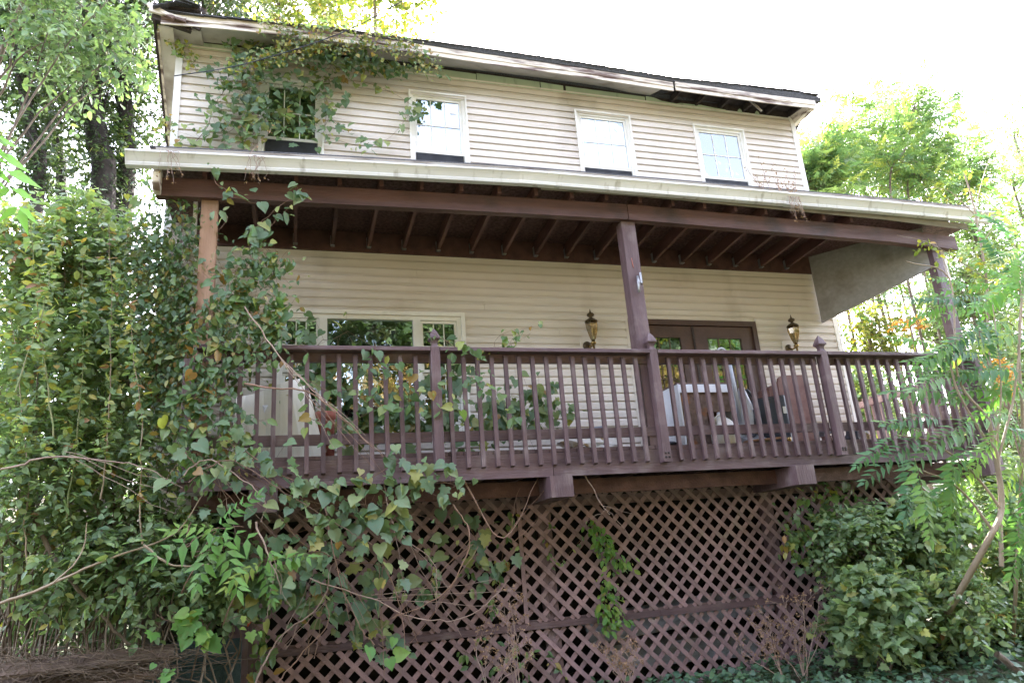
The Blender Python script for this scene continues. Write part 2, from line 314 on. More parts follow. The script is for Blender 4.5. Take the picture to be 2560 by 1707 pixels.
def crown_obj(name, parent, arrs, m_, stuff=False):
    V, F, r = join(arrs); o = link(name, mesh_np(name, V, F, m_, r), parent)
    return o
def wood_obj(name, parent, lines, m_, n_=4):
    V, F = tubes(lines, n_); me = mesh_np(name, V, F, m_); me.polygons.foreach_set('use_smooth', [True] * len(me.polygons)); return link(name, me, parent)

# ------------------------------------------------------------------ ground
def sm(a, b, x): t = np.clip((x - a) / (b - a), 0, 1); return t * t * (3 - 2 * t)
def gz(x, y):
    x = np.asarray(x, float); y = np.asarray(y, float)
    z = -2.5 + .35 * sm(-4, 1, y) + .45 * sm(3, 9, x) * sm(-3, 1, y) + .75 * sm(-2.2, -3.6, x) * sm(-3.5, -.5, y)
    z += .22 * np.clip(y - 6, 0, 26) * sm(6, 10, y) + .04 * np.sin(x * 3.1) * np.cos(y * 2.7)
    return z
gx = np.concatenate([np.linspace(-250, -12, 20), np.linspace(-11.5, 13, 80), np.linspace(14, 250, 20)]); gy = np.concatenate([np.linspace(-250, -12, 20), np.linspace(-11, 14, 80), np.linspace(15, 300, 26)])
X, Y = np.meshgrid(gx, gy); Z = gz(X, Y) + rng.normal(size=X.shape) * .012
V = np.stack([X, Y, Z], -1).reshape(-1, 3); nx = len(gx); i = (np.arange(len(gy) - 1)[:, None] * nx + np.arange(nx - 1)[None]).ravel()
tag(link('ground', mesh_np('ground', V, np.stack([i, i + 1, i + nx + 1, i + nx], -1), M['ground'])), kind='structure')

# ------------------------------------------------------------------ house
DW = 1.2993; XL, XR, YB = -2.62, 5.92, 4.6
house = thing('house', 'two storey house with cream vinyl siding behind the brown porch', 'house', (1.6, DW, -2.1))
H = house
lapE = .1016
# openings (x0,x1,z0,z1)
UP = [(-1.69, -.985, 3.55, 4.90), (.085, .805, 3.55, 4.955), (2.345, 3.145, 3.55, 4.945), (4.165, 4.975, 3.55, 4.925)]
BIG = (-1.46, .60, .60, 1.945); DOOR = (2.715, 4.605, .16, 1.97)
OPEN = UP + [BIG, DOOR]
ZT = 5.24
def boards(z0, z1, x0, x1):
    z = z0
    while z < z1 - .02:
        h = min(lapE, z1 - z); segs = [(x0, x1)]
        for a, b, c, d in OPEN:
            if c < z + h * .6 and d > z + h * .4:
                nn = []
                for s0, s1 in segs:
                    if b <= s0 or a >= s1: nn.append((s0, s1))
                    else:
                        if a - s0 > .02: nn.append((s0, a))
                        if s1 - b > .02: nn.append((b, s1))
                segs = nn
        for s0, s1 in segs:
            cuts = [s0]
            if s1 - s0 > 1.7:
                c = s0 + random.uniform(.5, s1 - s0 - .5); cuts += [c]
            cuts += [s1]
            for j in range(len(cuts) - 1):
                a, b = cuts[j], cuts[j + 1]; dy = .0015 * (j % 2)
                prof = [(DW + .004, z + .004), (DW - .010, z + .002), (DW - .017 - dy, z - .005), (DW - .018 - dy, z + .056), (DW - .002 - dy, z + .082), (DW - .001 - dy, z + h), (DW + .004, z + h)]
                part('siding_board', MB().prism(prof, 'x', a, b - (0.0028 if j < len(cuts) - 2 else 0)), M['siding'], H)
        z += lapE
boards(.10, 2.68, XL + .05, XR - .06)
boards(3.30, ZT, XL + .05, XR - .06)
# wall cores round the openings
def core(x0, x1, z0, z1, ops):
    xs = sorted({x0, x1, *[o_[0] for o_ in ops], *[o_[1] for o_ in ops]}); mb = MB()
    for a, b in zip(xs, xs[1:]):
        cut = sorted([(o_[2], o_[3]) for o_ in ops if o_[0] <= a and o_[1] >= b]); z = z0
        for c, d in cut:
            if c > z: mb.box((a, DW + .005, z), (b, DW + .12, c))
            z = d
        if z1 > z: mb.box((a, DW + .005, z), (b, DW + .12, z1))
    return mb
part('wall', core(XL + .02, XR - .02, -.15, 5.22, OPEN), M['siding'], H)
# side, back walls follow the falling roof
SL = .60
def side(x, s):
    zt = lambda y: 5.26 - SL * (y - DW)
    part('side_wall', MB().prism([(DW + .001, -.2), (YB, -.2), (YB, zt(YB)), (DW + .001, zt(DW))], 'x', x, x + .1 * s), M['siding'], H)
    z = -.1
    while z < 5.1:
        ye = min(YB, DW + (5.2 - z - .1) / SL)
        if ye > DW + .1:
            part('siding_board', MB().prism([(x, z), (x - .014 * s, z - .003), (x - .014 * s, z + .06), (x - .003 * s, z + .08), (x, z + lapE)], 'y', DW + .03, ye), M['siding'], H)
        z += lapE
side(XL + .005, 1); side(XR - .005, -1)
part('back_wall', MB().box((XL, YB, -.2), (XR, YB + .1, 3.2)), M['siding'], H)
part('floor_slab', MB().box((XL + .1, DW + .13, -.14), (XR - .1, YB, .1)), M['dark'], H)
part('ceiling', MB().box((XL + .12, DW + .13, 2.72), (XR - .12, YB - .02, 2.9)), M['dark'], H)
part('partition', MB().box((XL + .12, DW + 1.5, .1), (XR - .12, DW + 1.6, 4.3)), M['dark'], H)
# corner boards
for x0, x1 in ((XL - .02, XL + .055), (XR - .065, XR + .012)):
    part('corner_board', MB().prism([(x0, DW - .024), (x1, DW - .024), (x1, DW + .003), (x0, DW + .06)], 'z', .0, 5.27), M['white'], H)
# green boards and dark gaps above the siding
gx0 = XL + .06
for (a, b, t) in ((-2.55, -1.2, 5.31), (-1.19, .20, 5.345), (.21, .98, 5.36), (.99, 1.87, 5.36), (1.885, 2.21, 5.345), (2.25, 3.45, 5.33)):
    part('sheathing_board', MB().hexa([(a, DW - .006, ZT - .02), (b, DW - .006, ZT - .02), (b, DW + .004, ZT - .02), (a, DW + .004, ZT - .02), (a, DW - .006, t), (b, DW - .006, t - .015), (b, DW + .004, t - .015), (a, DW + .004, t)]), M['green'], H)
pts = [(3.47, 5.33), (3.6, 5.32), (3.72, 5.28), (3.95, 5.265), (4.02, 5.285), (4.2, 5.285), (4.35, 5.295), (4.6, 5.27), (4.75, 5.265), (4.8, 5.24), (4.85, 5.22), (3.47, 5.22)]
part('sheathing_board', MB().prism(pts[::-1], 'y', DW - .006, DW + .004), M['green'], H)['label'] = 'torn green sheathing with ragged top edge'
for x in (5.0, 5.3):
    part('sheathing_scrap', MB().prism([(x - .04, 5.24), (x + .04, 5.24), (x + .03, 5.29), (x, 5.31), (x - .03, 5.28)], 'y', DW - .012, DW - .004), M['green'], H)
part('nail_strip', MB().box((XL + .06, DW - .010, ZT - .012), (XR - .07, DW - .0065, ZT + .012)), M['white'], H)
part('top_plate', MB().box((XL + .03, DW + .006, 5.222), (XR - .03, DW + .1, 5.42)), M['rot'], H)
# upper windows
def pane_grid(par, x0, x1, z0, z1, y, nx_, nz_, m_=None, t=.011):
    gl = part('pane', MB().box((x0, y, z0), (x1, y + .004, z1)), M['glass'], par)
    for k in range(1, nx_):
        x = x0 + (x1 - x0) * k / nx_; part('muntin', MB().box((x - t / 2, y - .006, z0), (x + t / 2, y - .001, z1)), m_ or M['white'], par)
    for k in range(1, nz_):
        z = z0 + (z1 - z0) * k / nz_; part('muntin', MB().box((x0, y - .0075, z - t / 2), (x1, y - .0012, z + t / 2)), m_ or M['white'], par)
def frame_mb(x0, x1, z0, z1, t, y0, y1, tb=None):
    tb = tb or t
    return MB().box((x0, y0, z0), (x0 + t, y1, z1)).box((x1 - t, y0, z0), (x1, y1, z1)).box((x0 + t, y0, z1 - t), (x1 - t, y1, z1)).box((x0 + t, y0, z0), (x1 - t, y1, z0 + tb))
blind = [None, None, 'white', 'white']
lab = ['upper window darkened by the vine', 'upper window with pale blue panes', 'upper window with white shade, right of the blue one', 'rightmost upper window with white shade']
for k, (x0, x1, z0, z1) in enumerate(UP):
    wn = part('window', frame_mb(x0 - .016, x1 + .016, z0 - .03, z1 + .016, .022, DW - .032, DW + .004), M['white'], H); wn['label'] = lab[k]
    part('window_frame', frame_mb(x0 + .006, x1 - .006, z0, z1 - .006, .042, DW - .004, DW + .07), M['white'], wn)
    zm = 4.125; a, b = x0 + .055, x1 - .075
    part('upper_sash', frame_mb(x0 + .049, x1 - .049, zm - .03, z1 - .048, .035, DW + .012, DW + .04), M['white'], wn)
    pane_grid(wn, x0 + .084, x1 - .084, zm + .002, z1 - .083, DW + .024, 3, 2)
    part('lower_sash', frame_mb(x0 + .049, x1 - .049, z0 + .045, zm - .031, .035, DW + .042, DW + .068), M['white'], wn)
    pane_grid(wn, x0 + .084, x1 - .084, z0 + .08, zm - .066, DW + .052, 3, 2)
    if blind[k]: part('shade', MB().box((x0 + .051, DW + .041, zm + .0), (x1 - .051, DW + .0415, z1 - .05)), M['blind'], wn)
    part('insect_screen', MB().box((x0 + .06, DW + .010, z0 + .06), (x1 - .06, DW + .011, zm - .036)), M['screen'], wn)
    if k == 1: part('sticker', MB().box((x1 - .2, DW + .0215, 4.70), (x1 - .12, DW + .0225, 4.72)), M['plast'], wn)
# big lower window: side lights, picture pane
bw = part('window', frame_mb(BIG[0] - .03, BIG[1] + .03, BIG[2] - .03, BIG[3] + .03, .045, DW - .034, DW + .004), M['white'], H); bw['label'] = 'wide lower picture window with two side lights'
part('window_frame', frame_mb(BIG[0] + .016, BIG[1] - .016, BIG[2] + .016, BIG[3] - .016, .05, DW - .01, DW + .07), M['white'], bw)
for x in (-1.015, .02): part('mullion', MB().box((x, DW - .024, BIG[2] + .067), (x + .085, DW + .06, BIG[3] - .067)), M['white'], bw)
pane_grid(bw, -.928, .018, .668, 1.877, DW + .02, 1, 1)
for a, b in ((-1.393, -1.017), (.107, .533)):
    for z0, z1, y in ((1.265, 1.876, DW + .006), (.67, 1.262, DW + .034)):
        part('sash', frame_mb(a, b, z0, z1, .03, y, y + .026), M['white'], bw); pane_grid(bw, a + .031, b - .031, z0 + .031, z1 - .031, y + .012, 3, 2)
# double door
dr = part('door_casing', MB().box((DOOR[0] + .012, DW - .03, .16), (DOOR[0] + .075, DW + .06, 1.955)).box((DOOR[1] - .075, DW - .03, .16), (DOOR[1] - .012, DW + .06, 1.955)).box((DOOR[0] + .075, DW - .03, 1.885), (DOOR[1] - .075, DW + .06, 1.955)), M['door'], H)
part('siding_trim', MB().box((DOOR[0] - .022, DW - .026, .16), (DOOR[0] + .010, DW + .004, 2.0)), M['siding'], dr)
for a, b, gl, gr in ((2.80, 3.638, 3.085, 3.45), (3.650, 4.525, 3.82, 4.345)):
    gl, gr = (2.985, 3.45) if a < 3 else (3.84, 4.345)
    df = MB().box((a, DW + .0, .18), (gl, DW + .045, 1.88)).box((gr, DW + .0, .18), (b, DW + .045, 1.88)).box((gl, DW, 1.725), (gr, DW + .045, 1.88)).box((gl, DW, .18), (gr, DW + .045, .36))
    dl = part('door', df, M['door'], H); pane_grid(dl, gl, gr, .362, 1.723, DW + .018, 3, 5, M['oldbrass'] if a < 3 else M['door'], .014)
part('door_astragal', MB().box((3.625, DW - .012, .18), (3.652, DW - .001, 1.88)), M['rot'], H)
part('door_handle', MB().lathe([(.0, 0), (.03, 0), (.03, -.01), (.012, -.015), (.012, -.045), (.028, -.055), (.028, -.075), (0, -.085)], (3.56, DW, 1.06), 10, 'y'), M['brass'], H)
# eave: fascia, soffit, roof edge (line sags)
def il(tab, x): return float(np.interp(x, [t[0] for t in tab], [t[1] for t in tab]))
EY = .95
FT = [(-2.85, 5.34), (-2.0, 5.39), (-.78, 5.415), (.95, 5.378), (2.36, 5.362), (3.7, 5.325), (5.3, 5.305), (6.1, 5.315)]
def fasc(x0, x1, h, y, step=.35, dz=0):
    xs = np.append(np.arange(x0, x1 - .05, step), x1)
    return MB().sweep([[(x, y, il(FT, x) + dz), (x, y - .022, il(FT, x) + dz), (x, y - .022, il(FT, x) - h * .55 + dz), (x, y - .012, il(FT, x) - h * .6 + dz), (x, y - .016, il(FT, x) - h + dz), (x, y, il(FT, x) - h + dz)] for x in xs])
part('fascia_board', fasc(-2.76, 3.70, .135, EY), M['fascia'], H)
part('fascia_board', fasc(3.73, 6.05, .135, EY - .015, dz=.005), M['fascia'], H)['label'] = 'right length of fascia, hanging proud'
SI = [(-2.63, 5.288), (-.34, 5.375), (1.04, 5.388), (2.0, 5.395), (3.54, 5.36), (5.9, 5.28)]
xs = np.linspace(-2.45, 3.52, 19)
part('soffit', MB().sweep([[(x, EY + .002, il(FT, x) - .128), (x, DW - .03, il(SI, x) - .0 - .03 * (x > 2.9)), (x, DW - .03, il(SI, x) + .012), (x, EY + .002, il(FT, x) - .116)] for x in xs]), M['soffit'], H)
for k, x in enumerate(np.arange(3.85, 5.95, .4)):
    part('rafter_tail', MB().hexa([(x, EY + .02, 5.24), (x + .038, EY + .02, 5.24), (x + .038, DW, 5.27), (x, DW, 5.27), (x, EY + .02, 5.33), (x + .038, EY + .02, 5.33), (x + .038, DW, 5.36), (x, DW, 5.36)]), M['rot'], H)
part('eave_decking', MB().hexa([(3.5, EY, 5.335), (5.95, EY, 5.315), (5.95, DW + .02, 5.37), (3.5, DW + .02, 5.375), (3.5, EY, 5.35), (5.95, EY, 5.33), (5.95, DW + .02, 5.385), (3.5, DW + .02, 5.39)]), M['rot'], H)
part('loose_bracket', MB().bar((5.02, 1.06, 5.30), (5.16, 1.02, 5.10), .018, .03), M['greyw'], H)
part('eave_return', MB().prism([(5.86, 5.285), (5.93, 5.16), (6.05, 5.19), (6.06, 5.30)], 'y', EY + .002, DW + .3), M['fascia'], H)
part('vent_hole', MB().lathe([(0, 0), (.022, 0), (.022, .004), (0, .004)], (5.965, EY - .003, 5.235), 12, 'y'), M['rot'], H)
# roof sheet with rolled edge
rl = [(-2.86, .07), (-2.3, .03), (-1, .055), (.95, .10), (2.36, .095), (3.7, .09), (5.0, .15), (5.9, .17), (6.16, .10)]
def roofsec(x, e):
    z = il(FT, x) + e; return [(x, EY - .03, z - e + .004), (x, EY - .045, z - e * .45), (x, EY - .01, z), (x, EY + .3, z + .02 - .0), (x, YB + .2, z - SL * (YB + .2 - DW)), (x, YB + .2, z - SL * (YB + .2 - DW) - .05), (x, EY + .3, z - .05)]
part('roof', MB().sweep([roofsec(x, il(rl, x)) for x in np.linspace(-2.86, 6.16, 30)]), M['shingle'], H)
x = -2.8
while x < 6.0:        # shingle butts along the eave
    wd = random.uniform(.22, .33); z = il(FT, x + wd / 2) + il(rl, x + wd / 2)
    part('shingle', MB().hexa([(x, EY - .055, z - .042), (x + wd - .004, EY - .055, z - .040 + random.uniform(-.006, .006)), (x + wd - .004, EY + .25, z + .002), (x, EY + .25, z + .002), (x, EY - .052, z - .028), (x + wd - .004, EY - .052, z - .027), (x + wd - .004, EY + .25, z + .012), (x, EY + .25, z + .012)]), M['shingle'], H)
    x += wd
# left rake: boards falling with the roof, grey underside, rotten corner
def rk(y, dz=0): return 5.30 - SL * 1.06 * (y - EY) + dz
part('rake_board', MB().prism([(EY, rk(EY, .06)), (EY, rk(EY, -.05)), (3.6, rk(3.6, -.05)), (3.6, rk(3.6, .06))], 'x', -2.845, -2.82), M['rot'], H)
part('rake_trim', MB().prism([(EY + .1, rk(EY + .1, -.01)), (EY + .1, rk(EY + .1, -.06)), (3.6, rk(3.6, -.06)), (3.6, rk(3.6, -.01))], 'x', -2.815, -2.79), M['fascia'], H)
part('rake_soffit', MB().prism([(EY + .05, rk(EY + .05, -.045)), (3.6, rk(3.6, -.045)), (3.6, rk(3.6, -.03)), (EY + .05, rk(EY + .05, -.03))], 'x', -2.787, XL - .022), M['soffit'], H)
part('cornice_board', MB().hexa([(-2.80, EY + .06, 5.215), (-2.35, EY + .06, 5.235), (-2.35, DW - .03, 5.25), (-2.80, DW - .03, 5.235), (-2.80, EY + .06, 5.245), (-2.35, EY + .06, 5.26), (-2.35, DW - .03, 5.275), (-2.80, DW - .03, 5.265)]), M['soffit'], H)
for a, b, wd, hh, mt in (((-2.9, .93, 5.44), (-2.62, .90, 5.27), .05, .04, 'fascia'), ((-2.88, .91, 5.36), (-2.5, .92, 5.28), .03, .05, 'fascia'), ((-2.85, .93, 5.46), (-2.35, .96, 5.22), .03, .045, 'rot'),
                         ((-2.72, .94, 5.45), (-2.35, .94, 5.46), .08, .07, 'rot'), ((-2.86, .96, 5.30), (-2.45, 1.0, 5.22), .05, .06, 'rot'), ((-2.37, .93, 5.50), (-2.31, .93, 5.42), .02, .03, 'rot')):
    part('broken_board', MB().bar(a, b, wd, hh), M[mt], H)
for k in range(5):
    x = -2.84 + k * .07; part('loose_shingle', MB().bar((x, .92 - .01 * k, 5.36 + .03 * k), (x + .18, .93, 5.45 + .012 * (k % 3)), .16, .012), M['shingle'], H)
# foundation
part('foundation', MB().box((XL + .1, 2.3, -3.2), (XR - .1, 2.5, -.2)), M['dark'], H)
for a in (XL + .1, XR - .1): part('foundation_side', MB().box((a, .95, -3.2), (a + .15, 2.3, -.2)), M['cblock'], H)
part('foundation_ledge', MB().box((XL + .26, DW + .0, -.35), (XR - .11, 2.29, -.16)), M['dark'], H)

# ------------------------------------------------------------------ porch roof
pr = thing('porch_roof', 'brown timber porch roof with white gutter across the house front', 'porch roof', (2.2, .5, 2.7))
HT = [(-2.5, 2.76), (-1.94, 2.776), (1.0, 2.83), (2.25, 2.846), (5.7, 2.79), (6.9, 2.735)]
for a, b in ((-2.5, 2.235), (2.245, 6.88)):
    xs = np.linspace(a, b, 14)
    part('header_beam', MB().sweep([[(x, .0, il(HT, x)), (x, 0, il(HT, x) - .185), (x, .09, il(HT, x) - .185), (x, .09, il(HT, x))] for x in xs]), M['beam'], pr)
GT = [(-2.72, 2.875), (-1, 2.945), (.95, 3.007), (2.45, 3.010), (5.6, 3.015), (7.4, 2.995)]
x = -2.2
jx = [.734 + .4064 * k for k in range(-8, 14)]
for x in jx:
    if x < -2.4 or x > 5.6: continue
    zf = il(HT, x) + .002; part('joist', MB().hexa([(x, -.06, zf), (x + .038, -.06, zf), (x + .038, DW - .05, 2.735), (x, DW - .05, 2.735), (x, -.06, zf + .13), (x + .038, -.06, zf + .13), (x + .038, DW - .05, 2.90), (x, DW - .05, 2.90)]), M['ceil'], pr)
    hb = part('joist_hanger', MB().box((x - .004, DW - .10, 2.726), (x + .042, DW - .047, 2.733)).box((x - .006, DW - .09, 2.733), (x - .003, DW - .047, 2.85)), M['galv'], pr)
part('ledger_board', MB().box((XL + .3, DW - .046, 2.682), (5.66, DW - .018, 2.93)), M['ceil'], pr)
xs = np.linspace(-2.55, 7.1, 24)
part('ceiling_sheathing', MB().sweep([[(x, -.09, il(HT, x) + .134), (x, DW - .02, 2.935), (x, DW - .02, 2.95), (x, -.09, il(HT, x) + .15)] for x in xs]), M['osb'], pr)
part('roof_covering', MB().sweep([[(x, -.115, il(GT, x) + .085), (x, -.16, il(GT, x) + .095), (x, -.155, il(GT, x) + .108), (x, DW - .02, 3.28), (x, DW - .02, 3.0)] for x in xs]), M['shingle'], pr)
part('eave_fascia', MB().sweep([[(x, -.115, il(GT, x) - .11), (x, -.137, il(GT, x) - .11), (x, -.137, il(GT, x) + .085), (x, -.115, il(GT, x) + .085)] for x in xs]), M['greyw'], pr)
part('drip_edge', MB().sweep([[(x, -.138, il(GT, x) + .045), (x, -.152, il(GT, x) + .04), (x, -.158, il(GT, x) + .092), (x, -.138, il(GT, x) + .092)] for x in np.linspace(-2.5, 7.1, 20)]), M['greyw'], pr)
part('fascia_back_board', MB().sweep([[(x, -.10, il(HT, x) + .05), (x, -.112, il(HT, x) + .05), (x, -.112, il(HT, x) + .135), (x, -.10, il(HT, x) + .135)] for x in np.linspace(1.2, 7.0, 14)]), M['greyw'], pr)
# K-style gutter in three lengths
def gut(a, b, dz=0):
    secs = []
    for x in np.linspace(a, b, 8):
        z = il(GT, x) + dz; q = [(-.14, 0), (-.14, -.125), (-.205, -.125), (-.212, -.10), (-.205, -.09), (-.232, -.05), (-.250, -.028), (-.262, -.018), (-.262, 0), (-.250, 0), (-.250, -.012), (-.236, -.02), (-.215, -.06), (-.192, -.118), (-.146, -.118), (-.146, 0)]
        secs.append([(x, y, z + k) for y, k in q])
    return MB().sweep(secs)
for a, b, dz in ((-2.72, .93, 0), (.925, 4.2, .004), (4.195, 7.36, -.002)): part('gutter', gut(a, b, dz), M['gutter'], pr)
part('gutter_cap', MB().prism([(-.14, 2.875), (-.14, 2.75), (-.205, 2.75), (-.235, 2.82), (-.263, 2.857), (-.263, 2.875)], 'x', -2.724, -2.719), M['gutter'], pr)
part('gutter_cap', MB().prism([(-.14, 2.993), (-.14, 2.87), (-.205, 2.87), (-.235, 2.94), (-.263, 2.977), (-.263, 2.993)], 'x', 7.361, 7.366), M['gutter'], pr)
part('beam_end_cover', MB().lathe([(0, -.02), (.10, -.02), (.12, -.01), (.122, .04), (.11, .045), (0, .045)], (-2.50, -.02, 2.70), 18, 'x', True), M['fascia'], pr)
pa, pb = Vector((5.66, DW - .03, 1.985)), Vector(at(2141, 611, .13))
# end panel between wall and right post
q = [pa, pb, Vector((pb.x, pb.y, 2.95)), Vector((5.66, DW - .03, 2.95))]
nrm = (pb - pa).cross(Vector((0, 0, 1))).normalized() * .02
part('end_panel', MB().hexa([q[0], q[1], q[1] + nrm, q[0] + nrm, q[3], q[2], q[2] + nrm, q[3] + nrm]), M['panel'], pr)
part('end_panel_trim', MB().bar(pa + Vector((0, -.0, -.012)) + nrm * .5, pb + Vector((0, 0, -.012)) + nrm * .5, .05, .022), M['panel'], pr)
mid = pa.lerp(pb, .52); part('end_panel_batten', MB().bar(mid + nrm * -.3, Vector((mid.x, mid.y, 2.9)) + nrm * -.3, .012, .03), M['panel'], pr)
# posts that carry the roof
def post(name, x0, x1, y0, y1, z0, z1, m_, par): return part(name, MB().prism([(x0 + .004, y0), (x1 - .004, y0), (x1, y0 + .004), (x1, y1), (x0, y1), (x0, y0 + .004)], 'z', z0, z1), M[m_], par)
post('porch_post', -2.12, -1.975, .055, .14, .17, 2.59, 'tan', pr)['label'] = 'bare tan timber post at the left end'
post('porch_post', 2.17, 2.335, .052, .19, .17, 2.66, 'brown', pr)
post('porch_post', 6.50, 6.64, .055, .17, .17, 2.58, 'brown', pr)
part('corner_strip', MB().box((-2.20, .16, .2), (-2.165, .2, 2.62)), M['white'], pr)
part('downspout_strip', MB().box((6.72, .1, 2.2), (6.75, .14, 2.60)), M['white'], pr)
part('post_bracket', MB().tube([(2.27, .03, 2.0), (2.262, .012, 1.93), (2.255, .014, 1.86), (2.262, .03, 1.81)], [.012, .02, .012, .016], 8).bar((2.30, .02, 2.03), (2.29, .0, 1.90), .02, .04), M['galv'], pr)
part('rust_streak', MB().tube([(2.235, .050, 2.22), (2.24, .0505, 2.14), (2.246, .0505, 2.10)], [.003, .006, .003], 4), M['terra'], pr)

# ------------------------------------------------------------------ deck
dk = thing('wooden_deck', 'raised brown deck on heavy cantilever beams', 'deck', (2.2, .6, -.3))
for a, b in ((-2.16, 1.105), (1.11, 6.62)):
    part('rim_board', MB().box((a, .041, -.098), (b, .079, .128)), M['brown_h'], dk)
x = -2.15
while x < 6.6:
    part('deck_board', MB().box((x, .05 + random.uniform(-.006, .008), .1305 + random.uniform(0, .003)), (x + .134, DW - .02 if x < 5.8 else 2.4, .166)), M['brown'], dk); x += .141
for x0 in (-1.62, 1.035, 3.765, 6.38):
    part('cantilever_beam', MB().box((x0, -.05, -.30), (x0 + .225, 2.1, -.102)), M['brown'], dk)
part('inner_rim', MB().box((-2.1, .30, -.25), (6.5, .34, -.105)), M['ceil'], dk)
part('inner_rim', MB().box((-2.1, 1.1, -.10), (6.5, 1.14, .129)), M['ceil'], dk)
for x in np.arange(-2.0, 6.5, .4064): part('deck_joist', MB().box((x, .08, -.08), (x + .038, DW - .03, .129)), M['brown'], dk)

# ------------------------------------------------------------------ railing
rail = thing('deck_railing', 'brown picket railing with pointed posts along the deck front', 'railing', (2.2, 0, 0))
PX = [-2.13, 0.0, 2.29, 4.42, 6.62]
bal = MB().prism([(-.019, .003), (-.016, 0), (.016, 0), (.019, .003), (.019, .038), (-.019, .038)], 'z', 0, 1.093)
# sloped cut ends
balm = MB().add([(-.019, 0, .012), (.019, 0, .012), (.019, .038, 0), (-.019, .038, 0), (-.019, 0, 1.075), (.019, 0, 1.075), (.019, .038, 1.093), (-.019, .038, 1.093)],
                [(0, 3, 2, 1), (4, 5, 6, 7), (0, 1, 5, 4), (1, 2, 6, 5), (2, 3, 7, 6), (3, 0, 4, 7)]).mesh('baluster', M['brown'])
bx = [-1.86 + .14 * k for k in range(13)] + [.14 * k for k in range(1, 16)] + [2.479 + .14 * k for k in range(14)] + [4.633 + .1395 * k for k in range(14)]
for x in bx:
    o = link('baluster', balm, rail, (x, random.uniform(-.001, .001), random.uniform(-.004, .004))); o.rotation_euler = (0, random.uniform(-.004, .004), 0)
for a, b in zip(PX, PX[1:]):
    a2, b2 = a + .047, b - .047
    part('cap_rail', MB().prism([(-.058, 1.108), (-.062, 1.112), (-.062, 1.144), (-.058, 1.148), (.09, 1.148), (.09, 1.108)], 'x', a2, b2), M['brown_h'], rail)
    part('top_rail', MB().box((a2, .041, 1.02), (b2, .078, 1.106)), M['brown_h'], rail)
    part('bottom_rail', MB().box((a2, .041, .262), (b2, .078, .357)), M['brown_h'], rail)
for k, x in enumerate(PX[:-1] + [6.62]):
    y0 = -.055
    zt = 1.15 if k else 1.02
    p_ = part('railing_post', MB().prism([(x - .044, y0 + .004), (x - .04, y0), (x + .04, y0), (x + .044, y0 + .004), (x + .044, .04), (x - .044, .04)], 'z', -.012 if k else -.03, zt), M['brown'], rail)
    if 0 < k < 4:
        def sq(r, z): return [(x - r, -.0075 - r, z), (x + r, -.0075 - r, z), (x + r, -.0075 + r, z), (x - r, -.0075 + r, z)]
        part('finial', MB().sweep([sq(.043, 1.151), sq(.030, 1.17), sq(.026, 1.19), sq(.033, 1.215), sq(.052, 1.235), sq(.050, 1.25), sq(.030, 1.30), sq(.003, 1.345)]), M['brown'], p_)
    for dx in (-.018, .018):
        for dz in ((.035,) if k in (0,) else (.035, .075) if k != 3 else (.04, .06)):
            part('bolt', MB().lathe([(.012, .001), (.012, -.004), (.006, -.006), (0, -.006)], (x + dx, y0, dz), 10, 'y'), M['rot'], p_)
# side railing beyond the right corner
part('side_top_rail', MB().box((6.585, .09, .90), (6.655, 2.4, .985)), M['brown'], rail)
part('side_bottom_rail', MB().box((6.60, .09, .262), (6.64, 2.4, .35)), M['brown'], rail)
for y in np.arange(.2, 2.4, .14): link('baluster', balm, rail, (6.675, y, -.06)).rotation_euler = (0, 0, R_(90))

# ------------------------------------------------------------------ lattice skirt
lt = thing('lattice_skirt', 'brown diagonal lattice screen under the deck', 'lattice', (2.2, .75, -2.2))
LY = .75; LW = .044; STEP = .1735
def clip(c, s, x0, x1, z0, z1):
    """line z = s*(x-c): segment inside the rectangle"""
    xa, xb = sorted((c + z0 / s, c + z1 / s)); xa, xb = max(xa, x0), min(xb, x1)
    return (xa, s * (xa - c), xb, s * (xb - c)) if xb - xa > .03 else None
def panel(x0, x1, z0, z1, off=0):
    for s, y in ((-1, LY), (1, LY + .009)):
        c = x0 - 3.2 + off
        while c < x1 + 3.2:
            c += STEP; q = clip(c, s, x0, x1, z0, z1)
            if not q: continue
            a, b = Vector((q[0], y, q[1])), Vector((q[2], y, q[3])); d = (b - a).normalized(); nn = Vector((-d.z, 0, d.x)) * LW / 2
            yo = Vector((0, random.uniform(-.0015, .0015), 0)); th = Vector((0, .007, 0)); a += yo; b += yo
            part('lath', MB().hexa([a - nn, b - nn, b - nn + th, a - nn + th, a + nn, b + nn, b + nn + th, a + nn + th]), M['lath'], lt)
panel(-1.62, .925, -1.43, -.13); panel(.97, 6.2, -1.43, -.12, .05)
panel(-1.62, 5.5, -2.45, -1.50, .03)
part('batten', MB().box((.926, LY - .012, -1.43), (.969, LY - .004, -.13)), M['lath'], lt)
for a, b in ((-1.62, 2.4), (2.403, 6.2)): part('batten', MB().box((a, LY - .013, -1.495), (b, LY - .005, -1.435)), M['brown_h'], lt)
part('backing_rail', MB().box((-1.6, LY + .02, -.33), (6.2, LY + .055, -.235)), M['brown_h'], lt)
part('backing_rail', MB().box((-1.6, LY + .02, -1.50), (6.2, LY + .055, -1.41)), M['brown_h'], lt)
for x in (-1.64, 1.16, 3.86): part('backing_post', MB().box((x, LY + .022, -2.7), (x + .14, LY + .11, -.12)), M['brown'], lt)
part('edge_board', MB().box((-1.78, LY - .02, -2.7), (-1.63, LY + .02, -.12)), M['brown'], lt)
